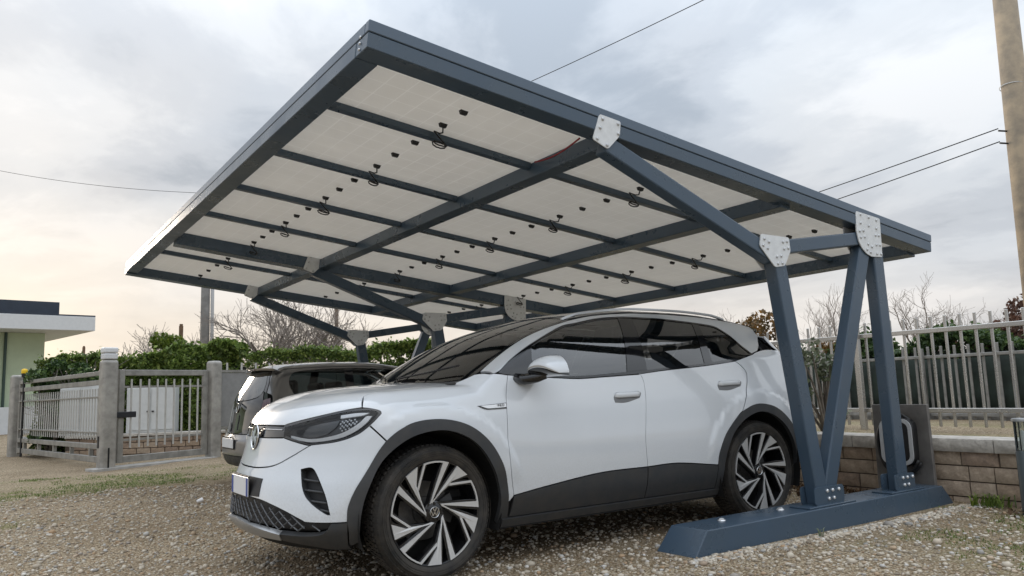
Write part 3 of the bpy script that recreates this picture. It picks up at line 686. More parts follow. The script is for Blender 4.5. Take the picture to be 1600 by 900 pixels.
def make_wheel(name, parent, loc, side, R=.372, RR=.292, W=.235, steer=0.0, spin=0.0):
    """wheel axis along local y, outer face towards -y"""
    w = bpy.data.objects.new(name, None); w.location = loc; w.rotation_euler = (0, spin, steer if side < 0 else PI+steer); link(w, parent)
    Mx = Matrix.Rotation(PI/2, 4, 'X')            # lathe z -> -y (outward)
    hw = W/2
    prof = [(RR-.008,hw-.020),(RR+.004,hw-.006),(RR+.014,hw-.002),(RR+.045,hw+.004),(R-.035,hw-.002),(R-.014,hw-.014),(R-.005,hw-.032),(R-.003,0),(R-.005,-hw+.032),(R-.014,-hw+.014),(R-.035,-hw+.002),(RR+.03,-hw),(RR-.008,-hw+.02)]
    ty = MB().lathe(prof, 72, Mx)
    n = 76
    for k in range(n):               # tread blocks
        g = 2*PI*k/n
        for (z0, z1, sh, rr) in ((hw-.052, hw-.012, .0, -.006), (hw-.100, hw-.060, .5, .0), (-.018, .018, .1, .0), (-hw+.060, -hw+.100, .6, .0), (-hw+.012, -hw+.052, .2, -.006)):
            a0 = g+(sh-.34)*2*PI/n; a1 = g+(sh+.34)*2*PI/n; tw = .010
            V = []
            for (rad) in (R-.012+rr, R+.0045+rr*.8):
                for (aa, zz) in ((a0, z0), (a1, z0), (a1+tw, z1), (a0+tw, z1)):
                    rd = rad-(.010 if abs(zz) > hw-.03 else 0); V.append(Mx @ Vector((rd*math.cos(aa), rd*math.sin(aa), zz)))
            ty.add(V, [(4,5,6,7),(0,1,5,4),(1,2,6,5),(2,3,7,6),(3,0,4,7)])
    for k in range(5):               # sidewall ribs
        rr = RR+.024+.012*k
        ty.lathe([(rr-.001, hw+.0015+.002*(1-abs(k-2)/2)), (rr, hw+.004+.002*(1-abs(k-2)/2)), (rr+.0012, hw+.0015+.002*(1-abs(k-2)/2))], 72, Mx)
    ty.build('tyre', RUBBER, w, auto=40)
    rim = MB().lathe([(RR,hw-.014),(RR-.004,hw-.010),(RR-.012,hw-.012),(RR-.016,hw-.03),(RR-.03,-.04),(RR-.035,-hw+.02)], 64, Mx).build('rim', ALLOYB, w, auto=40)
    MB().lathe([(0,-.015),(.075,-.015),(.08,-.028),(.165,-.028),(.165,-.045),(.0,-.045)], 48, Mx).build('brake_disc', mat('brake_steel', (.16,.155,.15), .45, .7, noise=.2, nscale=30), w, auto=30)
    MB().prism([(.10*math.cos(a), .10*math.sin(a)) for a in np.linspace(-.5,.5,7)]+[(.178*math.cos(a), .178*math.sin(a)) for a in np.linspace(.5,-.5,7)], lambda u, v, z: Mx @ Vector((u, v, z)), -.06, .002).build('brake_caliper', mat('caliper_grey', (.10,.10,.10), .5), w)
    MB().lathe([(0,-.05),(RR-.03,-.05),(RR-.03,-.06),(0,-.06)], 40, Mx).build('dark_disc', WELL, w)  # black disc added behind the spokes to make the openings look dark
    f0 = hw-.006
    def yz(u, v): r2 = (u*u+v*v)/(RR*RR); return f0-.020*(1-min(1, r2))**1.2
    pol = lambda r, d: (r*math.cos(math.radians(d)), r*math.sin(math.radians(d)))
    A = [pol(.20,117), pol(.205,106), pol(.975,69.8), pol(.975,76.8)]
    B = [pol(.975,57.3), (-.04,.185), (-.105,.170), (.325,.468), (.40,.542), pol(.975,40)]
    Cc = [(.330,.462), (.365,.505), pol(.975,31.2), pol(.975,28.4)]
    Dd = [pol(.975,31), pol(.975,24), pol(.975,17), pol(.975,10), pol(.975,4.2), pol(.945,4.2), pol(.945,10), pol(.945,17), pol(.945,24), pol(.945,31)]
    def sub(poly, m=5):
        out = []
        for i in range(len(poly)):
            a, b = poly[i], poly[(i+1) % len(poly)]
            for j in range(m): out.append((a[0]+(b[0]-a[0])*j/m, a[1]+(b[1]-a[1])*j/m))
        return out
    def grow(poly, g):
        cx = sum(p_[0] for p_ in poly)/len(poly); cy = sum(p_[1] for p_ in poly)/len(poly)
        return [tuple(q) for q in inset(np.array(poly), -g)]
    faces = []
    for j in range(5):
        ca, sa = math.cos(2*PI*j/5+math.radians(2)), math.sin(2*PI*j/5+math.radians(2))
        rot = lambda p_: ((p_[0]*ca-p_[1]*sa)*RR, (p_[0]*sa+p_[1]*ca)*RR)
        blk = MB()
        for poly, g in ((A,.045),(B,.040),(Cc,.03)):
            q = [rot(p_) for p_ in sub(grow(poly, g), 3)]; q = [(u*min(1,(RR-.012)/max(1e-6,math.hypot(u,v))), v*min(1,(RR-.012)/max(1e-6,math.hypot(u,v)))) for u, v in q]
            blk.prism(q, lambda u, v, w_: Mx @ Vector((u, v, yz(u,v)-.004-w_)), .0, .040)
        sp = blk.build('spoke', ALLOYB, w, fix=True)
        fc = MB()
        for poly in (A, B, Cc, Dd):
            q = [rot(p_) for p_ in sub(poly, 3)]
            fc.prism(q, lambda u, v, w_: Mx @ Vector((u, v, yz(u,v)-.006+w_)), .0, .0085)
        fc.build('machined_face', ALLOYS, sp, fix=True)
    MB().lathe([(0,f0-.022),(.050,f0-.022),(.062,f0-.030),(.066,f0-.06)], 28, Mx).build('hub', ALLOYB, w, auto=40)
    roundel(w, Mx @ Matrix.Translation((0,0,f0-.0215)), .031, CHROME, GLOSSB, 'hub_cap')
    for k in range(5):
        u, v = .047*math.cos(2*PI*k/5+.3), .047*math.sin(2*PI*k/5+.3)
        MB().lathe([(0,f0-.018),(.008,f0-.018),(.009,f0-.026)], 6, Mx @ Matrix.Translation((u,v,0))).build('wheel_bolt', ALLOYB, w)
    return w

def white_car():
    b = WhiteCar()
    car = thing('white_electric_car', 'white electric crossover with black roof and black-silver wheels under the carport', 'car')
    ARO = [(-.50,.371),(-.496,.443),(-.462,.53),(-.409,.616),(-.30,.782),(-.161,.867),(.031,.884),(.208,.842),(.343,.745),(.434,.607),(.474,.47),(.487,.37)]
    ARI = [(.430,.255),(.431,.399),(.388,.551),(.298,.696),(.181,.783),(.026,.824),(-.165,.793),(-.312,.690),(-.397,.540),(-.435,.400),(-.432,.255)]
    RRO = [(2.287,.450),(2.301,.551),(2.375,.672),(2.521,.796),(2.663,.854),(2.788,.868),(2.947,.837),(3.093,.752),(3.205,.632),(3.265,.50),(3.29,.40)]
    RRI = [(3.225,.27),(3.215,.42),(3.165,.55),(3.06,.690),(2.904,.783),(2.747,.810),(2.59,.765),(2.462,.680),(2.383,.565),(2.351,.432),(2.345,.27)]
    SEAMF = [(.552,1.128),(.504,.98),(.484,.768),(.490,.60),(.522,.412)]
    CLT = [(.522,.412),(.79,.448),(1.197,.490),(1.599,.494)]
    SEAMB = [(1.599,.494),(1.592,.70),(1.652,1.028),(1.643,1.119)]
    HLT = [(28.0,.868),(29.5,.880),(46.1,.922),(58.5,.954),(66.0,.961),(69.6,.950)]
    HLB = [(70.6,.930),(67.0,.873),(62.4,.822),(55.3,.787),(44.7,.769),(40.8,.777),(28.8,.812)]
    # ---- painted panels
    panel('bonnet', b, 'h', [('n', [(0,.876),(14,.877),(27.9,.878)]), ('n', [(29.3,.884),(46.1,.926),(58.5,.958),(63.6,.968)]), ('t', [(-.392,.800),(-.356,.735)]), ('t', [(-.356,.735),(-.1,.725),(.16,.705),(.235,.68)]), ('t', [(.235,.68),(.19,.55),(.12,.3),(.085,0)])], WPAINT, car, sym=True, h=.04)
    panel('front_wing', b, 'r', [('s', SEAMF), ('s', [(.519,.405),(.487,.372)]), ('s', ARO[::-1][1:8]), ('s', [(-.30,.787),(-.342,.834),(-.374,.872)]), ('s', [(-.368,.878),(-.314,.93),(-.318,.948),(-.355,.961)]), ('t', [(-.391,.803),(-.355,.7355)]), ('t', [(-.355,.7355),(-.1,.725),(.16,.705),(.24,.68)]), ('t', [(.24,.68),(.30,.715),(.37,.745)]), ('s', [(.43,1.136),(.552,1.128)])], WPAINT, car, mirror=True, h=.03)
    BELT = [(1.643,1.113),(1.3,1.10),(1.077,1.094),(.761,1.113),(.552,1.128)]
    d1 = panel('front_door', b, 's', [('s', SEAMF), ('s', CLT), ('s', SEAMB), ('s', BELT)], WPAINT, car, mirror=True)
    d2 = panel('rear_door', b, 's', [('s', SEAMB[::-1]), ('s', [(1.599,.494),(1.887,.496),(2.285,.452)]), ('s', RRO[:4]+[(2.565,.822)]), ('s', [(2.565,.822),(2.64,.951),(2.715,1.08),(2.71,1.14),(2.648,1.196)]), ('s', [(2.648,1.196),(2.3,1.164),(1.9,1.138),(1.643,1.116)])], WPAINT, car, mirror=True)
    panel('rear_quarter', b, 's', [('s', [(2.652,1.198),(2.716,1.14),(2.721,1.08),(2.646,.951),(2.571,.822)]), ('s', RRO[3:]), ('s', [(3.29,.40),(3.33,.55),(3.345,.80),(3.345,1.0),(3.33,1.16),(3.27,1.285)]), ('s', [(3.27,1.285),(3.1,1.29),(2.95,1.268),(2.875,1.247),(2.652,1.198)])], WPAINT, car, mirror=True, h=.03)
    INT = [[('n', [(41.2,.640),(45.7,.648),(48.5,.609),(52.1,.508),(54.0,.408)]), ('n', [(54.0,.408),(52.4,.414),(47.2,.466),(43.7,.526),(41.2,.640)])]]
    panel('front_bumper', b, 'n', [('n', [(0,.630),(12.7,.633),(25.6,.652),(35.0,.702),(43.8,.764)]), ('n', HLB[::-1][2:6]), ('s', [(-.378,.870),(-.346,.832),(-.306,.787)]), ('s', ARO[4::-1]), ('n', [(60.0,.369),(54.4,.367),(46.0,.368),(43.7,.379),(36.7,.420),(29.4,.450),(21.4,.470),(10,.476),(0,.477)])], WPAINT, car, holes=INT, sym=True, h=.028)
    fp = panel('front_panel', b, 'n', [('n', [(0,.802),(14,.803),(28.6,.806)]), ('n', [(28.8,.808),(40.8,.773),(43.8,.766)]), ('n', [(43.8,.766),(35.0,.706),(25.6,.656),(12.7,.637),(0,.634)])], WPAINT, car, sym=True, gap=.0018)
    panel('cant_rail', b, 'r', [('t', [(.405,.755),(.65,.712),(.9,.672),(1.19,.626),(1.45,.588),(1.73,.580),(2.15,.594),(2.57,.615),(2.84,.625),(3.10,.61)]), ('s', [(3.13,1.40),(3.06,1.33),(2.99,1.285)]), ('s', [(2.985,1.282),(2.93,1.270),(2.887,1.258)]), ('s', [(2.887,1.258),(2.782,1.368),(2.664,1.452),(2.55,1.489),(2.126,1.528),(1.866,1.539),(1.69,1.540),(1.477,1.524),(1.25,1.484),(1.084,1.449),(.79,1.326),(.62,1.236),(.505,1.158)]), ('s', [(.505,1.158),(.46,1.14)])], SILVER, car, mirror=True, h=.028, gap=.001)
    panel('rear_bumper', b, 'k', [('k', [(0,.70),(20,.70),(44,.70),(56.5,.70)]), ('s', [(3.352,.68),(3.337,.55),(3.297,.40)]), ('k', [(58,.30),(40,.28),(20,.27),(0,.27)])], WPAINT, car, sym=True, h=.05)
    panel('tailgate', b, 'k', [('k', [(0,1.00),(30,1.00),(52,1.0)]), ('k', [(52,1.0),(56,.72)]), ('k', [(56,.705),(30,.705),(0,.705)])], WPAINT, car, sym=True, h=.06)
    panel('tail_lamp', b, 'k', [('k', [(0,1.12),(30,1.12),(52,1.13),(55.2,1.12)]), ('k', [(55.2,1.12),(55,1.005)]), ('k', [(54,1.005),(30,1.005),(0,1.005)])], mat('tail_red', (.10,.004,.006), .1, coat=1), car, sym=True, h=.06)
    panel('rear_window', b, 'k', [('k', [(0,1.42),(25,1.42),(40,1.40)]), ('k', [(40,1.40),(47,1.25),(50,1.14)]), ('k', [(50,1.135),(30,1.13),(0,1.13)])], PRIVG, car, sym=True, h=.06)
    panel('rear_fin', b, 'k', [('k', [(40.6,1.40),(44,1.42)]), ('s', [(3.13,1.405),(3.26,1.29)]), ('k', [(52.5,1.14),(50.6,1.14)]), ('k', [(50.6,1.14),(47.6,1.25),(40.6,1.40)])], GLOSSB, car, mirror=True, h=.04)
    # ---- black roof, glass
    panel('roof', b, 't', [('t', [(1.165,0),(1.185,.3),(1.225,.585)]), ('t', [(1.24,.592),(1.45,.583),(1.73,.574),(2.15,.588),(2.57,.609),(2.84,.619),(3.10,.60)]), ('t', [(3.10,.60),(3.25,.56),(3.38,.42),(3.42,.2),(3.43,0)])], ROOFB, car, sym=True, h=.06)
    panel('windscreen', b, 't', [('t', [(.10,0),(.135,.3),(.21,.55),(.30,.70)]), ('t', [(.33,.715),(.55,.69),(.90,.640),(1.21,.585)]), ('t', [(1.21,.58),(1.17,.3),(1.15,0)])], WINDSH, car, sym=True, h=.05, off=-.002, gap=.002)
    panel('windscreen_border', b, 't', [('t', [(.305,.705),(.40,.745),(.65,.705),(.90,.665),(1.225,.612)]), ('t', [(1.22,.588),(.90,.643),(.55,.693),(.325,.715)])], GLOSSB, car, mirror=True, h=.03, gap=.0005, off=-.002)
    mb = MB()   # cowl strip and wipers
    panel('cowl', b, 't', [('t', [(.085,0),(.12,.3),(.19,.55),(.235,.68)]), ('t', [(.30,.705),(.22,.57),(.15,.32),(.115,0)])], CLAD, car, sym=True, off=-.004, h=.03, gap=.0)
    DLO = [('s', [(.520,1.150),(.626,1.224),(.792,1.312),(1.084,1.436),(1.25,1.471),(1.477,1.511),(1.69,1.527),(1.866,1.526),(2.126,1.516),(2.539,1.478),(2.652,1.443),(2.769,1.359),(2.865,1.256)]), ('s', [(2.865,1.256),(2.665,1.221),(2.3,1.183),(1.9,1.155),(1.525,1.132),(1.077,1.112),(.752,1.128),(.520,1.148)])]
    panel('window_trim', b, 's', [('s', [(.492,1.147),(.62,1.232),(.79,1.322),(1.084,1.446),(1.25,1.481),(1.477,1.521),(1.69,1.537),(1.866,1.536),(2.126,1.526),(2.55,1.487),(2.664,1.450),(2.782,1.366),(2.885,1.256),(2.876,1.250)]), ('s', [(2.876,1.250),(2.652,1.200),(2.3,1.167),(1.9,1.141),(1.643,1.119),(1.3,1.104),(1.077,1.098),(.761,1.116),(.552,1.131),(.492,1.143)])], GLOSSB, car, holes=[DLO], mirror=True, off=.002, gap=0, h=.03, depth=.012)
    panel('mirror_triangle', b, 's', [('s', [(.52,1.149),(.626,1.224),(.792,1.311)]), ('s', [(.792,1.311),(.763,1.22),(.748,1.129)]), ('s', [(.748,1.129),(.52,1.147)])], GLOSSB, car, mirror=True, gap=0, h=.03)
    panel('front_side_window', b, 's', [('s', [(.752,1.128),(.767,1.22),(.796,1.313),(1.084,1.436),(1.25,1.471),(1.477,1.511),(1.655,1.526)]), ('s', [(1.655,1.526),(1.60,1.35),(1.525,1.132)]), ('s', [(1.525,1.132),(1.077,1.112),(.752,1.128)])], SIDEG, car, mirror=True, off=-.003, gap=0, h=.06, depth=.004)
    panel('pillar_cover', b, 's', [('s', [(1.657,1.526),(1.789,1.526)]), ('s', [(1.789,1.526),(1.752,1.34),(1.716,1.143)]), ('s', [(1.716,1.143),(1.527,1.132)]), ('s', [(1.527,1.132),(1.602,1.35),(1.657,1.526)])], GLOSSB, car, mirror=True, gap=.0015, h=.04)
    panel('rear_side_window', b, 's', [('s', [(1.791,1.526),(1.95,1.522),(2.126,1.515),(2.37,1.495)]), ('s', [(2.37,1.495),(2.305,1.183)]), ('s', [(2.305,1.183),(1.9,1.155),(1.718,1.143)]), ('s', [(1.718,1.143),(1.754,1.34),(1.791,1.526)])], PRIVG, car, mirror=True, off=-.003, gap=0, h=.06, depth=.004)
    panel('pillar_cover', b, 's', [('s', [(2.372,1.495),(2.44,1.488)]), ('s', [(2.44,1.488),(2.40,1.191)]), ('s', [(2.40,1.191),(2.307,1.183)]), ('s', [(2.307,1.183),(2.372,1.495)])], GLOSSB, car, mirror=True, gap=.0015, h=.04)
    panel('quarter_window', b, 's', [('s', [(2.442,1.488),(2.539,1.478),(2.652,1.443),(2.769,1.359),(2.863,1.256)]), ('s', [(2.863,1.256),(2.665,1.221),(2.402,1.192)]), ('s', [(2.402,1.192),(2.442,1.488)])], PRIVG, car, mirror=True, off=-.003, gap=0, h=.05, depth=.004)
    # ---- cladding
    panel('arch_trim', b, 'r', [('s', ARO), ('s', [(.487,.37),(.50,.255)]), ('s', ARI), ('s', [(-.432,.255),(-.47,.25),(-.50,.371)])], CLAD, car, mirror=True, off=.006, gap=.0, h=.025, depth=.03)
    panel('arch_trim', b, 's', [('s', [(2.287,.27)]+RRO), ('s', [(3.29,.40),(3.28,.27)]), ('s', RRI)], CLAD, car, mirror=True, off=.006, gap=.0, h=.025, depth=.03)
    panel('door_trim', b, 's', [('s', [(.523,.408),(.79,.444),(1.197,.486),(1.597,.490)]), ('s', [(1.597,.490),(1.600,.285)]), ('s', [(1.600,.285),(.51,.285)]), ('s', [(.51,.285),(.523,.408)])], CLAD, car, mirror=True, off=.004, gap=.0015, h=.04)
    panel('door_trim', b, 's', [('s', [(1.602,.490),(1.887,.492),(2.282,.448)]), ('s', [(2.282,.448),(2.284,.285)]), ('s', [(2.284,.285),(1.604,.285)]), ('s', [(1.604,.285),(1.602,.490)])], CLAD, car, mirror=True, off=.004, gap=.0015, h=.04)
    panel('sill', b, 's', [('s', [(.46,.279),(2.33,.279)]), ('s', [(2.33,.279),(2.33,.235)]), ('s', [(2.33,.235),(.46,.228)]), ('s', [(.46,.228),(.46,.279)])], CLAD, car, mirror=True, off=.012, gap=.001, h=.05, depth=.05)
    panel('bumper_cladding', b, 'n', [('n', [(54.4,.363),(60.0,.365)]), ('s', [(-.497,.366),(-.474,.24)]), ('n', [(60,.218),(54,.216),(47.9,.228),(40,.242),(33,.254)]), ('n', [(33,.254),(33.5,.296)]), ('n', [(33.5,.296),(44.1,.294),(50.2,.303),(52.6,.322),(54.4,.363)])], CLAD, car, mirror=True, off=.003, gap=.001, h=.025, depth=.03)
    panel('front_lip', b, 'n', [('n', [(0,.340),(10,.334),(21.6,.319),(33.5,.295)]), ('n', [(33.5,.295),(32.6,.256)]), ('n', [(32.6,.256),(15,.262),(0,.268)])], mat('lip_silver', (.42,.43,.44), .35, .5), car, sym=True, off=.006, gap=.0005, h=.025, depth=.03)
    panel('bumper_bottom', b, 'n', [('n', [(0,.264),(15,.258),(33,.250),(47.9,.224),(60,.212)]), ('n', [(60,.19),(47,.19),(20,.19),(0,.19)])], WELL, car, sym=True, off=-.02, gap=0, h=.05, depth=.2)
    # ---- lower grille: recessed dark backing and a lattice of bars
    gr = panel('lower_grille', b, 'n', [('n', [(0,.474),(21.4,.466),(29.4,.446),(36.7,.416),(43.7,.375),(46.0,.364),(54.2,.361)]), ('n', [(54.2,.361),(52.4,.324),(50.2,.307),(44.1,.298),(33.5,.300),(21.6,.323),(0,.344)])], BLACKP, car, sym=True, off=-.035, gap=0, h=.03, depth=.0)[0]
    gz = lambda ph: (float(np.interp(abs(ph), [0,21.4,29.4,36.7,43.7,46,54.2], [.474,.466,.446,.416,.375,.364,.361])), float(np.interp(abs(ph), [0,21.6,33.5,44.1,50.2,52.4,54.2], [.344,.323,.300,.298,.307,.324,.36])))
    for sgn in (1, -1):
        for k in range(-30, 31):
            pts = []
            for j in range(40):
                ph = -56+112*j/39; z = .39+sgn*(ph-k*4.4)*.0115
                hi, lo = gz(ph)
                if lo+.004 < z < hi-.004: pts.append((ph, z))
            if len(pts) > 1:
                P_ = b.chart('n', pts); N_ = b.normal(P_); MB().tube([tuple(v) for v in P_-N_*.012], .0042, 4).build('lattice_bar', mat('lattice_grey', (.075,.078,.084), .35), gr)
    # ---- corner intakes with slats
    it = panel('air_intake', b, 'n', [(k_, [(u, v) for u, v in pts]) for k_, pts in INT[0]], BLACKP, car, mirror=True, off=-.045, gap=0, h=.03, depth=0)
    for q, sg in zip(it, (1, -1)):
        panel_rim = []
        for z, u0, u1 in ((.592, 42.2, 49.2), (.535, 43.6, 51.3), (.478, 46.2, 53.0), (.433, 50.0, 53.6)):
            P_ = b.chart('n', [(u0+(u1-u0)*t/6, z-.012*t/6) for t in range(7)]); N_ = b.normal(P_); P_ = P_-N_*.018; P_[:,1] *= sg
            MB().tube([tuple(v) for v in P_], .007, 6).build('slat', CLAD, q, smooth=True)
        # inner wall of the recess
        ou = outline(b, 'n', INT[0])/np.array(b.METRIC['n']); P0 = b.chart('n', ou); N0 = b.normal(P0); P1_ = P0-N0*.05; P0 = P0-N0*.001
        V = np.vstack([P0, P1_]); V[:,1] *= sg; n = len(P0); mobj('intake_wall', V, [(i, (i+1) % n, n+(i+1) % n, n+i) for i in range(n)], CLAD, q, True)
    # ---- light bar, headlamps, emblem
    bar = panel('light_bar', b, 'n', [('n', [(0,.872),(14,.873),(28.2,.872)]), ('n', [(28.2,.872),(28.6,.811)]), ('n', [(28.6,.811),(14,.807),(0,.806)])], GLOSSB, car, sym=True, off=-.004, gap=.001, h=.03)[0]
    for sg in (1, -1):
        P_ = b.chart('n', [(7+20*t/10, .853) for t in range(11)]); N_ = b.normal(P_); P_ = P_-N_*.001; P_[:,1] *= sg
        MB().tube([tuple(v) for v in P_], .004, 6).build('light_strip', mat('strip_grey', (.55,.56,.58), .25), bar, smooth=True)
    HL = [('n', HLT), ('n', [(69.6,.950),(70.5,.942),(70.6,.930)]), ('n', HLB), ('n', [(28.8,.812),(28.0,.868)])]
    hl = panel('headlamp', b, 'n', HL, mat('lamp_housing', (.035,.037,.041), .25, coat=.3), car, mirror=True, off=-.040, gap=0, h=.028, depth=0)
    for q, sg in zip(hl, (1, -1)):
        def add(nm, chains, m_, off, depth=.004, h=.02):
            o_ = panel(nm, b, 'n', chains, m_, q, off=off, depth=depth, gap=0, h=h)[0]
            if sg < 0:
                me = o_.data; co = np.zeros(len(me.vertices)*3); me.vertices.foreach_get('co', co); co[1::3] *= -1; me.vertices.foreach_set('co', co); me.flip_normals(); me.update()
            return o_
        add('lens', HL, LENS, -.0005, .004, .03)
        add('lamp_rim', [('n', HLT), ('n', [(69.6,.950),(70.5,.942),(70.6,.930)]), ('n', HLB), ('n', [(28.8,.812),(30.4,.815)]), ('n', [(30.6,.818),(40.8,.786),(44.7,.778),(55.3,.796),(62.2,.830),(66.3,.876),(69.6,.930)]), ('n', [(69.0,.944),(66.0,.952),(58.5,.945),(46.1,.912),(30.4,.868)]), ('n', [(30.4,.868),(28.0,.868)])], GLOSSB, .0005, .04)
        drl = mat('drl_white', (.88,.90,.92), .15, coat=.5)
        add('running_light', [('n', [(33,.806),(44,.786),(55,.803),(61,.836),(65.2,.882),(67.3,.922)]), ('n', [(67.3,.922),(65.3,.921),(63.0,.888),(58.9,.848),(53.6,.820),(44,.803),(33,.822)])], drl, -.010, .012)
        add('running_light', [('n', [(56,.932),(62,.942),(66.5,.941)]), ('n', [(66.5,.941),(64,.928),(61.5,.923),(56,.914)])], drl, -.009, .010)
        add('projector_panel', [('n', [(34,.852),(46,.892),(55,.912)]), ('n', [(55,.912),(53.5,.868),(50,.828)]), ('n', [(50,.828),(44,.812),(36,.824),(34,.852)])], mat('projector_glass', (.010,.012,.015), .03, coat=1), -.030, .006)
        hx = mat('lamp_facets', (.50,.52,.54), .18, .6)
        for r_ in range(6):
            for c_ in range(5):
                ph = 55.6+1.35*c_+.68*(r_ % 2); z = .845+.0135*r_+.006*(c_-2)
                if z > .842+.0032*(ph-55)+0 and z < .915 and not (ph > 60.2 and z < .868): 
                    P_ = b.chart('n', [(ph, z)])[0]; N_ = b.normal(P_[None])[0]; c_pt = P_-N_*.026; c_pt[1] *= sg; n3 = Vector((N_[0], N_[1]*sg, N_[2]))
                    MB().lathe([(0,.004),(.0058,.003),(.0068,0)], 6, Matrix.Translation(tuple(c_pt)) @ n3.to_track_quat('Z','Y').to_matrix().to_4x4()).build('facet', hx, q)
    P_ = b.chart('n', [(0,.806)])[0]
    M = Matrix.Translation((P_[0]-.010, 0, .806)) @ Matrix(((0,0,-1,0),(-1,0,0,0),(0,1,0,0),(0,0,0,1))) @ Matrix.Rotation(math.radians(-6), 4, 'X')
    roundel(car, M, .078, CHROME, GLOSSB)
    # ---- number plate on its bracket
    hold = panel('plate_bracket', b, 'n', [('n', [(0,.583),(10,.583),(20.5,.580)]), ('n', [(20.5,.580),(20.8,.482)]), ('n', [(20.8,.482),(10,.480),(0,.479)])], BLACKP, car, sym=True, off=.004, gap=0, h=.03, depth=.012)[0]
    pl = MB().box((-.846,-.012,.527), (.006,.36,.110)).build('number_plate', PLATEW, car, bevel=.003)
    MB().box((-.8425,-.012,.527), (.004,.376,.126)).build('plate_frame', BLACKP, pl, bevel=.002)
    for sg in (-1, 1): MB().box((-.8505,sg*.163-.012,.527), (.002,.030,.104)).build('country_band', PLATEB, pl)
    # ---- handles
    for (x0, x1, z0, dz) in ((1.358,1.600,.962,.004), (2.372,2.628,1.016,.006)):
        for sg in (1, -1):
            hb = panel('recess_shade', b, 's', [('s', [(x0,z0-.033),(x0-.004,z0),(x0+.022,z0+.032)]), ('s', [(x0+.022,z0+.032),(x1-.012,z0+.036)]), ('s', [(x1-.012,z0+.036),(x1+.002,z0+.02),(x1-.02,z0-.010)]), ('s', [(x1-.02,z0-.010),(x1-.15,z0-.036),(x0,z0-.033)])], mat('shade_grey', (.16,.165,.17), .5), car, off=.0012, gap=0, h=.02, depth=.002)[0]  # no hollow cut; the flat grey colour stands in for its shade
            if sg < 0:
                me = hb.data; co = np.zeros(len(me.vertices)*3); me.vertices.foreach_get('co', co); co[1::3] *= -1; me.vertices.foreach_set('co', co); me.flip_normals(); me.update()
            nseg = 12; V = []; ring = 10
            for i in range(nseg+1):
                t = i/nseg; x = x0+.006+(x1-x0-.014)*t; zc = z0+.014+dz*t; y = -float(-b.chart('s', [(x, zc)])[0][1]); y = b.chart('s', [(x, zc)])[0][1]
                e = min(1, math.sin(PI*min(max(t,.015),.985))*3.2)
                for j in range(ring):
                    g = 2*PI*j/ring; V.append((x, (y-.012*e-.009*math.cos(g)*e)*sg, zc+.019*math.sin(g)*(.55+.45*e)))
            Fh = [(i*ring+j, i*ring+(j+1) % ring, (i+1)*ring+(j+1) % ring, (i+1)*ring+j) for i in range(nseg) for j in range(ring)]+[tuple(range(ring)), tuple(nseg*ring+j for j in range(ring))]
            MB().add(V, Fh).build('door_handle', WPAINT, car, smooth=True)
    # ---- wing badge
    bd = panel('wing_badge', b, 's', [('s', [(.292,.948),(.40,.954),(.498,.960)]), ('s', [(.498,.960),(.494,.926)]), ('s', [(.494,.926),(.40,.924),(.345,.926),(.292,.948)])], GLOSSB, car, mirror=True, off=.004, gap=0, h=.02, depth=.006)
    panel('badge_blade', b, 's', [('s', [(.310,.947),(.40,.951),(.494,.956)]), ('s', [(.494,.956),(.492,.934)]), ('s', [(.492,.934),(.40,.931),(.355,.932),(.310,.947)])], mat('blade_silver', (.75,.76,.77), .25, .4), bd[0], off=.006, gap=0, h=.02, depth=.003)
    cu = bpy.data.curves.new('badge_text', 'FONT'); cu.body = 'PRO'; cu.size = .022; cu.extrude = .0006; cu.space_character = 1.25
    to = bpy.data.objects.new('badge_text', cu); COL.objects.link(to); dg = bpy.context.evaluated_depsgraph_get(); me = bpy.data.meshes.new_from_object(to.evaluated_get(dg)); bpy.data.objects.remove(to)
    me.materials.append(BLACKP); tx = bpy.data.objects.new('badge_lettering', me); link(tx, bd[0]); tx.location = (.430, b.chart('s', [(.45,.944)])[0][1]-.0085, .9385); tx.rotation_euler = (PI/2, math.radians(-3), 0)
    # ---- roof rails, mirrors, wipers, antenna
    for sg in (1, -1):
        pts = []
        for t in np.linspace(0, 1, 26):
            x = 1.20+1.62*t; yv = float(np.interp(x, [1.2,1.45,1.73,2.15,2.57,2.84], [.555,.548,.545,.556,.575,.58])); z = b.chart('t', [(x, yv)])[0][2]
            up = .018*min(1, math.sin(PI*t)*4.5)+.002; pts.append((x, -yv*sg, z+up))
        V = []; 
        for i, p_ in enumerate(pts):
            for (dy, dz) in ((-.012,-.008),(.012,-.008),(.010,.007),(-.008,.008)): V.append((p_[0], p_[1]+dy*sg, p_[2]+dz))
        Fr = [(i*4+j, i*4+(j+1) % 4, (i+1)*4+(j+1) % 4, (i+1)*4+j) for i in range(len(pts)-1) for j in range(4)]+[(0,1,2,3), tuple(len(pts)*4-4+j for j in range(4))]
        MB().add(V, Fr).build('roof_rail', SILVER, car, auto=30)
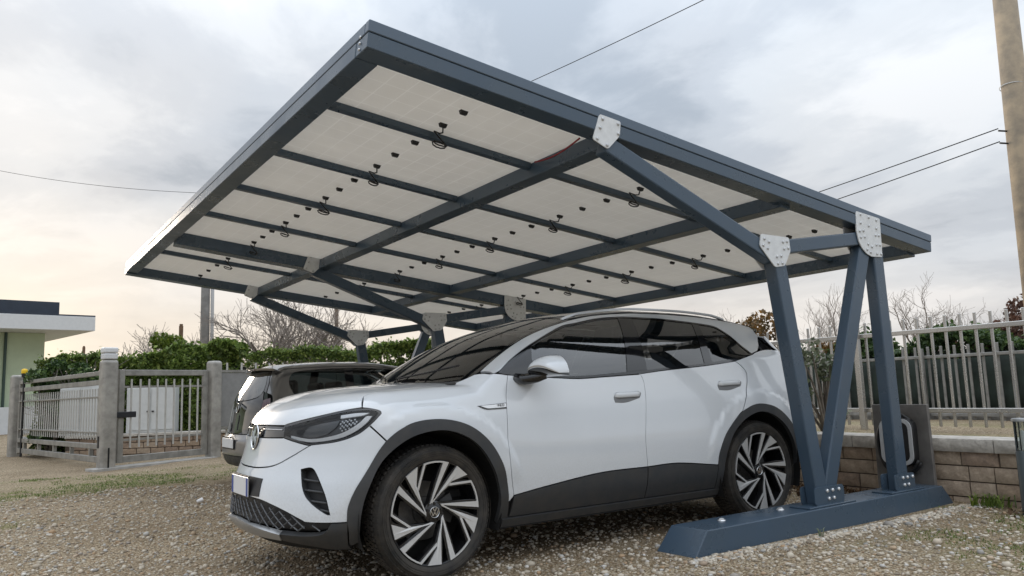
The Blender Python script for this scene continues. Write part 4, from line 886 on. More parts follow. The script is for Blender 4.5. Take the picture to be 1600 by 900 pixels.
        # wing mirror
        def shell(name, lo_f, hi_f, m_, grow=0.0):
            V = []; nw, nr = 16, 18
            ztop = lambda w: 1.160+.088*max(0, math.sin(PI*min(1,w*.62+.10)))**.8-.030*w**3
            for i in range(nw+1):
                w = i/nw; e = (1-abs(2*w-1)**3.2)**.5 if 0 < w < 1 else .0; e = max(e, .06)
                y = -.890-.245*w; z0 = 1.108+.006*w; z1 = z0+(ztop(w)-z0)*(.30+.70*e); zm = (z0+z1)/2; hz = (z1-z0)/2*(1+grow); a_, b_ = zm-hz+2*hz*lo_f, zm-hz+2*hz*hi_f
                xb = .775+.030*w; xf = .150*(.45+.55*e)*(1+grow*.5)
                for j in range(nr):
                    t = j/(nr-1); zz = a_+(b_-a_)*t; q = (zz-zm)/max(hz,1e-4); V.append((xb-xf*max(0,1-abs(q)**2.4)**.5, y*sg, zz))
                V.append((xb, y*sg, b_)); V.append((xb, y*sg, a_))
            m_n = nr+2; Fm = [(i*m_n+j, i*m_n+(j+1) % m_n, (i+1)*m_n+(j+1) % m_n, (i+1)*m_n+j) for i in range(nw) for j in range(m_n)]+[tuple(range(m_n)), tuple(nw*m_n+j for j in range(m_n))]
            return MB().add(V, Fm).build(name, m_, wm, auto=45)
        wm = bpy.data.objects.new('wing_mirror', None); link(wm, car)
        shell('mirror_cap', .42, 1.0, WPAINT); shell('mirror_base', .0, .415, GLOSSB, .0); shell('indicator', .45, .52, mat('indicator_clear', (.36,.34,.31), .15), .02)
        MB().tube([(.615,-.835*sg,1.105),(.645,-.895*sg,1.098),(.69,-.955*sg,1.108),(.73,-.995*sg,1.125)], [.034,.036,.034,.030], 10).build('mirror_arm', GLOSSB, wm, smooth=True)
        MB().tube([(.10+.05*sg,-.02*sg-.08,1.135),(.22,-.35*sg-.08,1.165),(.335,-.62*sg,1.200)], .006, 5).build('wiper', BLACKP, car)
    # ---- inner shell so that no light leaks through the gaps
    panel('body_shell', b, 's', [('s', [(.445,.25),(2.335,.25)]), ('s', [(2.345,.44),(2.378,.575),(2.457,.690),(2.59,.775),(2.747,.822),(2.904,.795),(3.06,.70),(3.17,.56),(3.22,.42)]), ('s', [(3.24,.3),(3.40,.35),(3.40,1.2),(2.9,1.2),(2.3,1.15),(1.5,1.09),(.5,1.09),(0,1.03),(-.3,.98)]), ('s', [(-.40,.88),(-.40,.56)]), ('s', ARI[::-1][2:-1])], WELL, car, mirror=True, off=-.020, gap=0, h=.08, depth=0)
    panel('nose_shell', b, 'n', [('n', [(0,.86),(30,.86),(64,.93)]), ('n', [(64,.93),(65,.60),(60,.40)]), ('n', [(60,.25),(30,.26),(0,.27)])], WELL, car, sym=True, off=-.075, gap=0, h=.07, depth=0)
    MB().mm((-.55,-.60,.185),(3.45,.60,.24)).build('underbody', WELL, car, bevel=.02)
    MB().mm((.46,-.84,.215),(2.32,-.602,.25)).build('underbody_edge', WELL, car); MB().mm((.46,.602,.215),(2.32,.84,.25)).build('underbody_edge', WELL, car)
    for cx in (0, 2.77):
        for sg in (1, -1):
            V = []; n = 28
            for yy in (-.905, -.56):
                for k in range(n+1):
                    g = -.35+(PI+.70)*k/n; rr = .452 if yy < -.6 else .43
                    V.append((cx+rr*math.cos(g), (yy if cx else yy+.02)*sg, .37+rr*math.sin(g)))
            Fl = [(k, k+1, n+2+k, n+1+k) for k in range(n)]+[tuple(n+1+k for k in range(n+1))]
            mobj('wheel_liner', V, Fl, WELL, car, False)
    # ---- cabin
    MB().mm((.10,-.74,.42),(3.30,.74,.46)).build('cabin_floor', DARKIN, car)
    MB().prism([(.16,.80),(.20,1.085),(.42,1.10),(.62,1.09),(.70,1.0),(.62,.80)], lambda u,v,w: (u,w,v), -.72, .72).build('dashboard', DARKIN, car, bevel=.02, segs=2)
    MB().lathe([(.172+.014*math.cos(a), .014*math.sin(a)) for a in np.linspace(0, 2*PI, 9)[:-1]], 28, Matrix.Translation((.86,-.37,.98)) @ Matrix.Rotation(math.radians(-68), 4, 'Y'), close=True).build('steering_wheel', DARKIN, car, smooth=True)
    for sg in (-1, 1):
        st = MB().prism([(1.05,.60),(1.05,.76),(1.55,.72),(1.62,.60)], lambda u,v,w: (u,w,v), sg*.37-.25, sg*.37+.25).build('seat', SEATM, car, bevel=.04, segs=3)
        MB().prism([(1.50,.72),(1.62,.70),(1.80,1.28),(1.68,1.30)], lambda u,v,w: (u,w,v), sg*.37-.24, sg*.37+.24).build('seat_back', SEATM, st, bevel=.04, segs=3)
        MB().box((1.765,sg*.37,1.40), (.09,.26,.17), Matrix.Rotation(.28, 3, 'Y')).build('head_rest', SEATM, st, bevel=.035, segs=3)
    rs = MB().prism([(2.0,.60),(2.0,.76),(2.45,.72),(2.5,.6)], lambda u,v,w: (u,w,v), -.66, .66).build('seat', SEATM, car, bevel=.04, segs=3)
    MB().prism([(2.42,.72),(2.55,.70),(2.75,1.24),(2.64,1.26)], lambda u,v,w: (u,w,v), -.66, .66).build('seat_back', SEATM, rs, bevel=.04, segs=3)
    for yy in (-.45, .45): MB().box((2.72,yy,1.33), (.08,.24,.14), Matrix.Rotation(.3, 3, 'Y')).build('head_rest', SEATM, rs, bevel=.03, segs=3)
    MB().box((.98,0,1.44), (.03,.22,.06)).build('inside_mirror', BLACKP, car, bevel=.01)
    # ---- wheels
    for cx in (0, 2.77):
        for sg in (-1, 1):
            make_wheel('wheel', car, (cx, sg*(.905-.1175), .367), sg, steer=math.radians(3) if cx == 0 else 0, spin=math.radians(0 if cx == 0 else -3)*(1 if sg < 0 else -1))
    return car
white_car()
# ------------------------------------------------------------------ the small dark car in the far bay (its rear faces us)
class DarkCar(Body):
    ax = 1.3; bx = 2.9
    tailx = staticmethod(mono([.2,.3,.42,.55,.62,.75,.95,1.1,1.25,1.38,1.46],[.40,.325,.30,.305,.36,.385,.42,.48,.57,.66,.73]))
    topz = staticmethod(mono([.3,.6,.72,.9,1.4,1.8,2.2,2.5,2.8,3.05,3.3,3.6,3.9],[1.30,1.405,1.438,1.458,1.482,1.482,1.448,1.388,1.20,1.02,.96,.88,.70]))
    def side(s, x, z):
        lo = .825-.16*np.abs(z-.58)**2-.4*np.clip(.36-z,0,1)**1.5
        gl = .800-.36*(z-.94)-.10*np.clip(z-.94,0,2)**2
        w = smin(lo, gl, .03)
        return w-.16*np.clip(.75-x,0,2)**2-.20*np.clip(x-3.1,0,2)**2
    def f(s, x, y, z):
        ay = np.abs(y); g = smax(ay-s.side(x, z), (z-(s.topz(x)-.045*(ay/.6)**2.2))*.9, .09)
        g = smax(g, s.tailx(z)+.15*(ay/.8)**2.6-x, .10)
        return smax(g, x-(3.86-.30*(ay/.8)**2.2), .12)
def dark_car():
    b = DarkCar()
    car = thing('dark_hatchback', 'small dark grey hatchback seen from behind, parked beyond the white car', 'car', (0,5.10,0))
    GREY = paint_mat('grey_paint', (.15,.147,.143), .28, 1.0, .6, .10); BUMP = paint_mat('bumper_grey', (.17,.173,.18), .35, .7, .3, .15)
    RED = mat('lamp_red', (.07,.010,.014), .12, coat=1)
    HW = [('n', [(0,1.375),(20,1.372),(33,1.355)]), ('n', [(33,1.355),(37.5,1.22),(38.5,1.13)]), ('n', [(38.5,1.13),(34,1.06),(20,1.025),(0,1.015)])]
    panel('rear_window', b, 'n', HW, glass_mat('rear_glass', (.30,.33,.33), .02, 2.3), car, sym=True, h=.05, gap=.001, off=.001)
    panel('tailgate', b, 'n', [('n', [(0,1.008),(20,1.018),(33.5,1.052),(38.8,1.12)]), ('n', [(38.8,1.12),(41,1.0)]), ('n', [(41,1.0),(39.5,.85),(40.5,.70)]), ('n', [(40.5,.70),(38,.63),(20,.625),(0,.622)])], GLOSSB, car, sym=True, h=.05)
    panel('window_surround', b, 'n', [('n', [(33.3,1.362),(36.5,1.37)]), ('n', [(36.5,1.37),(41,1.22),(42,1.10)]), ('n', [(42,1.10),(39.0,1.12)]), ('n', [(39.0,1.12),(37.9,1.22),(33.3,1.355)])], GLOSSB, car, mirror=True, h=.03, gap=.001)
    panel('tail_lamp', b, 'n', [('n', [(41.5,1.02),(46.5,1.04)]), ('n', [(46.5,1.04),(47.8,.90),(46,.74)]), ('n', [(46,.74),(41.2,.73)]), ('n', [(41.2,.73),(40.2,.85),(41.5,1.02)])], RED, car, mirror=True, h=.03, off=.006)
    panel('rear_bumper', b, 'n', [('n', [(0,.615),(20,.618),(38,.623),(41,.66),(46,.72),(54,.70)]), ('n', [(54,.70),(55,.40)]), ('n', [(55,.40),(40,.375),(20,.37),(0,.37)])], BUMP, car, sym=True, h=.04)
    panel('bumper_skirt', b, 'n', [('n', [(0,.365),(20,.365),(40,.37),(55,.39)]), ('n', [(55,.39),(54,.27)]), ('n', [(54,.27),(30,.24),(0,.24)])], CLAD, car, sym=True, h=.05)
    SW = [('s', [(.86,1.10),(.83,1.20),(.86,1.30),(.95,1.345),(1.25,1.372),(1.75,1.380),(2.25,1.345),(2.52,1.26)]), ('s', [(2.52,1.26),(2.78,1.06),(2.80,.99)]), ('s', [(2.80,.99),(1.8,.965),(1.1,.985),(.92,1.03),(.86,1.10)])]
    panel('body_side', b, 'r', [('t', [(.70,.60),(1.2,.60),(1.8,.60),(2.35,.62),(2.7,.70)]), ('s', [(2.95,.98),(3.3,.88),(3.6,.75)]), ('s', [(3.62,.60),(3.55,.35)]), ('s', [(3.45,.30),(3.42,.42),(3.33,.54),(3.2,.60),(3.07,.54),(2.98,.42),(2.95,.28)]), ('s', [(2.95,.28),(1.2,.28)]), ('s', [(1.19,.40),(1.10,.54),(.95,.61),(.80,.60)]), ('n', [(54.5,.66),(47,.73),(48.3,.90),(47.2,1.06),(42.6,1.10)]), ('n', [(42.6,1.10),(41.6,1.22),(37,1.375)])], GREY, car, holes=[SW], mirror=True, h=.04)
    panel('side_window', b, 's', SW, glass_mat('dark_side_glass', (.30,.34,.33)), car, mirror=True, h=.06, gap=.0, off=-.004)
    for x0, x1 in ((1.55, 1.66),):
        panel('door_pillar', b, 's', [('s', [(x0,1.376),(x1,1.377)]), ('s', [(x1,1.377),(x1-.03,.97)]), ('s', [(x1-.03,.97),(x0-.02,.972)]), ('s', [(x0-.02,.972),(x0,1.376)])], GLOSSB, car, mirror=True, off=-.001, gap=0, h=.05)
    panel('roof', b, 't', [('t', [(.70,0),(.70,.3),(.705,.592)]), ('t', [(.71,.596),(1.2,.596),(1.8,.596),(2.33,.612)]), ('t', [(2.33,.612),(2.42,.3),(2.45,0)])], GREY, car, sym=True, h=.06)
    panel('windscreen', b, 't', [('t', [(2.46,0),(2.43,.3),(2.36,.60)]), ('t', [(2.36,.60),(2.92,.71)]), ('t', [(2.92,.71),(3.03,.3),(3.05,0)])], SIDEG, car, sym=True, h=.06)
    panel('bonnet', b, 't', [('t', [(3.06,0),(3.04,.3),(2.95,.70)]), ('t', [(2.95,.70),(3.55,.66)]), ('t', [(3.55,.66),(3.72,.3),(3.76,0)])], GREY, car, sym=True, h=.06)
    # spoiler over the rear window
    sp = []
    V = []
    for i in range(13):
        y = -.62+1.24*i/12; e = (abs(y)/.62)**2.5
        P_ = b.chart('t', [(.72+.02*e, -y)])[0]; V += [(P_[0]+.05, y, P_[2]+.006), (.565+.10*e, y, 1.408-.020*e), (.575+.10*e, y, 1.382-.020*e), (.66+.05*e, y, 1.375-.02*e)]
    Fs = [(i*4+j, i*4+(j+1) % 4, (i+1)*4+(j+1) % 4, (i+1)*4+j) for i in range(12) for j in range(4)]+[(0,1,2,3), (48,49,50,51)]
    spo = MB().add(V, Fs).build('spoiler', GREY, car, auto=35)
    MB().box((.572,0,1.392), (.012,.30,.016)).build('brake_lamp', RED, spo, bevel=.003)
    MB().tube([(.80,-.12,1.452),(.70,-.14,1.53),(.56,-.17,1.64)], [.006,.004,.003], 6).build('antenna', BLACKP, car)
    MB().tube([(.505,.10,1.035),(.475,-.10,1.03),(.49,-.34,1.045)], .010, 6).build('rear_wiper', BLACKP, car, smooth=True)
    M = Matrix.Translation((b.chart('n', [(0,.93)])[0][0]-.006, 0, .93)) @ Matrix(((0,0,-1,0),(-1,0,0,0),(0,1,0,0),(0,0,0,1))) @ Matrix.Rotation(math.radians(-12), 4, 'X')
    roundel(car, M, .058, CHROME, GLOSSB)
    pl = MB().box((.292,0,.515), (.008,.52,.115)).build('number_plate', PLATEW, car, bevel=.003)
    MB().box((.2985,0,.515), (.003,.55,.145)).build('plate_frame', BLACKP, pl)
    panel('inner_shell', b, 's', [('s', [(.75,.62),(1.25,.5),(2.9,.5),(3.5,.62),(3.5,.80),(2.9,.94),(.75,.96)])], WELL, car, mirror=True, off=-.03, gap=0, h=.1, depth=0)
    panel('tail_shell', b, 'n', [('n', [(0,1.0),(40,1.05)]), ('n', [(46,.9),(50,.4)]), ('n', [(50,.30),(0,.30)])], WELL, car, sym=True, off=-.05, gap=0, h=.1, depth=0)
    MB().mm((.5,-.62,.19),(3.6,.62,.26)).build('underbody', WELL, car, bevel=.02); MB().mm((.6,-.68,.26),(2.9,.68,.50)).build('cabin_floor', DARKIN, car)
    for sg in (-1, 1):
        s_ = MB().prism([(1.62,.45),(1.62,.62),(2.05,.62),(2.05,.45)], lambda u,v,w: (u,w,v), sg*.34-.22, sg*.34+.22).build('seat', SEATM, car, bevel=.04, segs=2)
        MB().prism([(1.52,.60),(1.66,.58),(1.56,1.22),(1.46,1.22)], lambda u,v,w: (u,w,v), sg*.34-.22, sg*.34+.22).build('seat_back', SEATM, s_, bevel=.04, segs=2)
        MB().box((.96,sg*.34,1.10), (.09,.40,.30)).build('head_rest', SEATM, s_, bevel=.05, segs=2)
    for cx in (.92, 3.20):
        for sg in (-1, 1):
            w = bpy.data.objects.new('wheel', None); w.location = (cx, sg*.72, .295); w.rotation_euler = (0, 0, 0 if sg < 0 else PI); link(w, car); Mx = Matrix.Rotation(PI/2, 4, 'X')
            MB().lathe([(.19,.07),(.20,.085),(.27,.085),(.292,.065),(.296,0),(.292,-.07),(.27,-.085),(.19,-.08)], 48, Mx).build('tyre', RUBBER, w, auto=40)
            MB().lathe([(0,.06),(.05,.062),(.06,.05),(.16,.055),(.185,.075),(.192,.07),(.185,-.05)], 32, Mx).build('rim', mat('hubcap_silver', (.35,.36,.37), .35, .6), w, auto=30)
dark_car()
# ------------------------------------------------------------------ right side: retaining wall, fences, charger, planting
def splitface(name, c1, c2, sc=14):
    m = mat(name, c1, .92, 0, .25, noise=.3, nscale=sc, col2=c2, bump=.9, bscale=38); return m
STONEW = [splitface('block_a', (.44,.335,.245), (.27,.205,.15)), splitface('block_b', (.48,.385,.295), (.31,.245,.185)), splitface('block_c', (.38,.285,.215), (.23,.175,.135))]
COPE = splitface('coping_stone', (.56,.525,.47), (.36,.335,.30), 9)
MORTAR = mat('mortar', (.10,.08,.062), .95, noise=.3, nscale=20)
def rough_block(mb_dims, seed, amp=.010, face=0):
    """a block whose -x face is split rough; returns V,F centred on the origin"""
    dx, dy, dz = mb_dims; r = random.Random(seed); ny, nz = max(3, int(dy/.05)), max(3, int(dz/.035)); V = []; Fc = []
    for i in range(ny+1):
        for j in range(nz+1):
            ed = i in (0, ny) or j in (0, nz); V.append((-dx/2-(0 if ed else amp*(.35+r.random())), -dy/2+dy*i/ny, -dz/2+dz*j/nz))
    idx = lambda i, j: i*(nz+1)+j
    for i in range(ny):
        for j in range(nz): Fc.append((idx(i,j), idx(i,j+1), idx(i+1,j+1), idx(i+1,j)))
    n = len(V); V += [(dx/2,-dy/2,-dz/2),(dx/2,dy/2,-dz/2),(dx/2,dy/2,dz/2),(dx/2,-dy/2,dz/2)]
    bot = [idx(i,0) for i in range(ny+1)]; topr = [idx(i,nz) for i in range(ny+1)]; l = [idx(0,j) for j in range(nz+1)]; rr = [idx(ny,j) for j in range(nz+1)]
    Fc += [tuple(bot)+(n+1,n), tuple(topr[::-1])+(n+3,n+2), tuple(l[::-1])+(n,n+3), tuple(rr)+(n+2,n+1), (n,n+1,n+2,n+3)]
    return V, Fc
def retaining_wall():
    root = thing('retaining_wall', 'low tan split-stone block wall with pale rough coping behind the base beam', 'wall', (4.60,0,0))
    y0, y1 = -4.2, 3.4
    MB().mm((.085,y0,-.1),(.24,y1,.405)).build('wall_core', MORTAR, root)
    MB().mm((.012,y0,-.1),(.083,y1,.400)).build('mortar_bed', MORTAR, root)
    meshes = {}
    for row in range(4):
        z = -.085+.1255*row+.0; y = y0-(.15 if row % 2 else 0)
        k = 0
        while y < y1:
            r = random.Random(row*100+k); ln = r.choice((.295, .295, .20, .345)); key = (round(ln,3), r.randrange(5))
            if key not in meshes:
                V, Fc = rough_block((.10, ln-.010, .114), hash(key) % 9999, .013); me = bpy.data.meshes.new('block'); me.from_pydata(V, [], Fc); me.update(); me.polygons.foreach_set('use_smooth', [True]*len(me.polygons)); me.set_sharp_from_angle(angle=.7); me.materials.append(STONEW[key[1] % 3]); meshes[key] = me
            o = bpy.data.objects.new('block', meshes[key]); o.location = (.05+r.uniform(-.004,.004), y+ln/2, z+.0627); link(o, root); y += ln; k += 1
    y = y0; k = 0
    while y < y1:
        ln = .62; V, Fc = rough_block((.36, ln-.008, .105), 900+k, .014)
        me = bpy.data.meshes.new('coping_stone'); me.from_pydata(V, [], Fc); me.update(); me.polygons.foreach_set('use_smooth', [True]*len(me.polygons)); me.set_sharp_from_angle(angle=.7); me.materials.append(COPE)
        o = bpy.data.objects.new('coping_stone', me); o.location = (.145, y+ln/2, .4585); link(o, root); y += ln; k += 1
retaining_wall()
def raised_bed():
    xs = np.concatenate([[4.92, 5.1, 5.4, 5.8, 6.2, 6.8, 8, 10, 14, 25, 60, 200]]); ys = np.concatenate([[-200,-60,-20,-8], np.arange(-5, 11.6, .6), [12]])
    X, Y = np.meshgrid(xs, ys, indexing='ij'); Z = .455+.012*np.sin(X*3+Y*2)-.12*sst(X, 6.5, 10); nx, ny = X.shape
    i = np.arange(nx*ny).reshape(nx, ny); Fc = np.c_[i[:-1,:-1].ravel(), i[1:,:-1].ravel(), i[1:,1:].ravel(), i[:-1,1:].ravel()]
    V = np.c_[X.ravel(), Y.ravel(), Z.ravel()]; o = mobj('raised_bed', V, Fc, GRAVEL, smooth=True); tag(o, kind='structure')
    a = o.data.attributes.new('moss', 'FLOAT', 'POINT'); a.data.foreach_set('value', np.clip(np.exp(-((V[:,0]-5.45)/.45)**2)*.95+np.exp(-((V[:,0]-8.3)/.9)**2)*.7, 0, 1).astype(np.float32))
raised_bed()
STAIN = mat('stainless', (.50,.485,.46), .26, .85, rvar=.06, nscale=2, noise=.05); GALVD = mat('weathered_galv', (.30,.295,.28), .5, .55, noise=.25, nscale=9)
def picket_fence(name, label, p0, p1, z0, zt, zr, spacing, mat_, pw=.035, post=2.5, group=None, cap=300):
    """pickets between two points; zr: heights of the rails"""
    p0 = Vector((*p0,0)); p1 = Vector((*p1,0)); L_ = (p1-p0).length; ang = math.atan2(p1.y-p0.y, p1.x-p0.x)
    root = thing(name, label, 'fence', p0, (0,0,ang), group)
    for z in zr: MB().mm((0,-.022,z-.024),(L_,.022,z+.024)).build('rail', mat_, root, bevel=.004)
    me = None; n = int(L_/spacing)
    base = MB().mm((-pw/2,-.047,z0),(pw/2,-.024,zt)).build('picket', mat_, root, bevel=.004); me = base.data; base.location = (spacing*.5,0,0)
    for k in range(1, min(n, cap)):
        o = bpy.data.objects.new('picket', me); o.location = (spacing*(k+.5),0,0); link(o, root)
    if post:
        k = 0
        while k*post <= L_+.01:
            MB().mm((k*post-.03,.024,z0-.25),(k*post+.03,.084,zt-.03)).build('post', mat_, root, bevel=.005); k += 1
    return root
picket_fence('steel_fence', 'tall shiny steel picket fence just behind the stone block wall', (6.2,-4.6), (6.2,10.9), .50, 1.665, (.672,1.512), .152, STAIN, .027)
picket_fence('steel_fence', 'shorter dull steel picket fence in front of the dark green screen', (10.4,-3.0), (10.4,8.5), .28, 1.50, (.42,1.335), .21, GALVD, .042, group=None)
SCREEN = mat('screen_green', (.026,.040,.032), .85, noise=.4, nscale=3, bump=.5, bscale=200)
def green_screen():
    V = []; Fc = []; n = 60
    for i in range(n+1):
        y = -3.2+12*i/n
        for j, z in enumerate((.50,.75,1.0,1.30)): V.append((.015*math.sin(y*5+z*3)+.01*math.sin(y*13), y, z+.012*math.sin(y*3)))
    for i in range(n):
        for j in range(3): Fc.append((i*4+j, (i+1)*4+j, (i+1)*4+j+1, i*4+j+1))
    root = thing('shade_screen', 'dark green shade cloth stretched along the dull fence', 'screen', (10.50,0,0)); o = mobj('cloth', V, Fc, SCREEN, root, True)
    md = o.modifiers.new('thick', 'SOLIDIFY'); md.thickness = .004
    MB().mm((-.01,-3.2,.30),(.05,8.8,.495)).build('kerb_board', mat('concrete_kerb', (.28,.27,.25), .9, noise=.2), root)
green_screen()
def charger():
    PL = mat('corten_panel', (.17,.16,.15), .55, .3, noise=.35, nscale=4)
    root = thing('charging_station', 'dark steel panel carrying a wall charger with silver ring behind the base beam', 'charger', (4.40,-1.06,0))
    MB().prism([(-.255,0),(.255,0),(.245,.80),(-.245,.80)], lambda u,v,w: (w,u,v), 0, .035).build('back_panel', PL, root, bevel=.004)
    MB().mm((-.08,-.25,-.02),(.10,.25,.012)).build('foot', PL, root)
    def rr(w, h, r, n=6):
        out = []
        for (cx, cy, a0) in ((w/2-r,h/2-r,0),(-w/2+r,h/2-r,90),(-w/2+r,-h/2+r,180),(w/2-r,-h/2+r,270)):
            for k in range(n+1): a = math.radians(a0+90*k/n); out.append((cx+r*math.cos(a), cy+r*math.sin(a)))
        return out
    bx = MB().prism([(u, v+.49) for u, v in rr(.30,.40,.085)], lambda u,v,w: (w,u,v), -.075, -.001).build('charger_body', BLACKP, root, bevel=.012, segs=2)
    o_, i_ = rr(.285,.385,.08), rr(.225,.325,.055); n = len(o_); V = [(x, u, v+.49) for x in (-.088,-.076) for pl in (o_, i_) for u, v in pl]
    Fr = []
    for k in range(n):
        k2 = (k+1) % n; Fr += [(k,k2,n+k2,n+k), (2*n+k,3*n+k,3*n+k2,2*n+k2), (k,2*n+k,2*n+k2,k2), (n+k,n+k2,3*n+k2,3*n+k)]
    MB().add(V, Fr).build('ring', mat('ring_silver', (.55,.56,.57), .4, .3), bx)
    pts = [(-.05, .20*math.cos(a)*1.0, .47+.25*math.sin(a)) for a in np.linspace(-2.6, 2.3, 36)]
    MB().tube([(x-.0, u*.93, v) for x, u, v in pts], .014, 8).build('cable', BLACKP, root, smooth=True)
    MB().tube([(-.03+.0,u*1.0+.012*math.sin(v*9),v-.02) for x, u, v in pts], .014, 8).build('cable', BLACKP, root, smooth=True)
charger()
def bollard():
    root = thing('bollard_light', 'grey bollard lamp with clear lantern standing at the wall by the right edge', 'lamp', (4.36,-2.035,0))
    D = mat('bollard_grey', (.07,.085,.09), .5, .3)
    MB().lathe([(.058,-.05),(.058,.445),(.05,.455),(0,.455)], 24).build('post', D, root, auto=40)
    MB().lathe([(.050,.456),(.050,.675)], 24).build('lantern', glass_mat('lantern_glass', (.75,.80,.80), .05), root, smooth=True)
    MB().lathe([(.014,.456),(.014,.60),(.0,.61)], 12).build('bulb', mat('bulb_white', (.75,.75,.72), .3), root, smooth=True)
    for k in range(4): a = PI/4+k*PI/2; MB().tube([(.052*math.cos(a),.052*math.sin(a),.455),(.052*math.cos(a),.052*math.sin(a),.68)], .005, 6).build('rod', D, root)
    MB().lathe([(0,.70),(.06,.695),(.066,.685),(.064,.672),(0,.672)], 24).build('cap', mat('cap_grey', (.30,.31,.31), .45, .4), root, auto=40)
bollard()
# ------------------------------------------------------------------ plants
def leaf_mat(name, c1, c2, c3=None):
    m = bpy.data.materials.new(name); m.use_nodes = True; nt = m.node_tree; N = nt.nodes; L = nt.links; N.clear()
    out = N.new('ShaderNodeOutputMaterial'); at = N.new('ShaderNodeAttribute'); at.attribute_name = 'tone'; r = N.new('ShaderNodeValToRGB'); L.new(at.outputs['Fac'], r.inputs[0])
    st = [(0, c1), (.7, c2), (1, c3 or c2)]
    while len(r.color_ramp.elements) < 3: r.color_ramp.elements.new(.5)
    for e, (p, c) in zip(r.color_ramp.elements, st): e.position = p; e.color = (*c, 1)
    b = N.new('ShaderNodeBsdfPrincipled'); b.inputs['Roughness'].default_value = .5; b.inputs['Specular IOR Level'].default_value = .35; L.new(r.outputs[0], b.inputs['Base Color'])
    t = N.new('ShaderNodeBsdfTranslucent'); L.new(r.outputs[0], t.inputs[0]); mx = N.new('ShaderNodeMixShader'); mx.inputs[0].default_value = .3; L.new(b.outputs[0], mx.inputs[1]); L.new(t.outputs[0], mx.inputs[2]); L.new(mx.outputs[0], out.inputs[0]); return m
LEAF = {'hedge': leaf_mat('leaf_hedge', (.055,.085,.020), (.17,.25,.05), (.32,.38,.10)), 'lime': leaf_mat('leaf_lime', (.07,.11,.012), (.16,.22,.03), (.26,.30,.06)),
        'rust': leaf_mat('leaf_rust', (.06,.045,.012), (.18,.095,.025), (.30,.16,.04)), 'olive': leaf_mat('leaf_olive', (.08,.10,.06), (.18,.21,.13), (.30,.33,.24)),
        'ivy': leaf_mat('leaf_ivy', (.022,.045,.015), (.07,.125,.034), (.16,.23,.07)), 'red': leaf_mat('leaf_red', (.06,.030,.022), (.15,.08,.055), (.24,.14,.10)), 'brown': leaf_mat('leaf_brown', (.05,.028,.014), (.13,.075,.035), (.20,.13,.07))}
BARK = mat('bark', (.16,.135,.11), .95, noise=.35, nscale=10, bump=.5, bscale=40); TWIG = mat('twig', (.24,.21,.185), .95)
def leaves(name, P, size, m, parent, seed=0, up=.35, asp=.55):
    r = np.random.default_rng(seed); n = len(P); s = size*(.6+.8*r.random(n)); d = r.normal(size=(n,3)); d /= np.linalg.norm(d, axis=1)[:,None]
    nn = r.normal(size=(n,3)); nn[:,2] += up*2; e = np.cross(d, nn); e /= np.maximum(np.linalg.norm(e, axis=1), 1e-6)[:,None]; up_ = np.cross(e, d)
    A = P-d*s[:,None]; B = P+e*(s*asp)[:,None]+up_*(s*.12)[:,None]; Cc = P+d*s[:,None]; D = P-e*(s*asp)[:,None]+up_*(s*.12)[:,None]
    V = np.stack([A,B,Cc,D],1).reshape(-1,3); i = np.arange(n)*4; Fc = np.c_[i,i+1,i+2,i+3].astype(np.int32)
    me = bpy.data.meshes.new(name); me.vertices.add(len(V)); me.vertices.foreach_set('co', V.astype(np.float32).ravel()); me.loops.add(n*4); me.loops.foreach_set('vertex_index', Fc.ravel()); me.polygons.add(n); me.polygons.foreach_set('loop_start', np.arange(0,n*4,4,dtype=np.int32)); me.update(calc_edges=True)
    at = me.attributes.new('tone', 'FLOAT', 'POINT'); at.data.foreach_set('value', np.repeat(np.clip(r.random(n)**1.3,0,1), 4).astype(np.float32)); me.materials.append(m)
    return link(bpy.data.objects.new(name, me), parent)
def hedge(name, label, p0, p1, z0, h, w, kind, n, seed, size=.055, rag=.18):
    p0 = np.array(p0, float); p1 = np.array(p1, float); L_ = np.linalg.norm(p1-p0); ang = math.atan2(p1[1]-p0[1], p1[0]-p0[0])
    root = thing(name, label, 'hedge', (p0[0],p0[1],z0), (0,0,ang)); r = np.random.default_rng(seed)
    u = r.random(n)*L_; hh = h*(1-rag*.5+rag*(vnoise(u*1.3, u*0+seed, seed)-.3)+rag*.5*(vnoise(u*4.1, u*0+seed+9, seed)-.5))
    t = r.random(n); face = r.random(n)
    z = np.where(face < .32, hh-.10*r.random(n)**2*2+r.exponential(.03, n)*(r.random(n)>.6), hh*t); y = np.where(face < .32, (r.random(n)-.5)*w, np.where(face < .92, -w/2+np.abs(r.normal(0,.07,n)), w/2-np.abs(r.normal(0,.07,n))))
    y = y+.16*(vnoise(u*2.2, z*2.2, seed+3)-.5)*2
    leaves('foliage', np.c_[u, y, np.maximum(z, .02)], size, LEAF[kind], root, seed)
    mb = MB(); mb.mm((.05,-w/2+.12,0),(L_-.05,w/2-.12,h*.80)); mb.build('shade_core', mat('hedge_inside', (.008,.012,.006), 1), root)  # plain near-black box; the shade inside the hedge is put into its colour
    for k in range(int(L_/.8)): MB().tube([(k*.8+.3,0,-.05),(k*.8+.34,.03,h*.5)], .02, 5).build('stem', BARK, root)
    return root
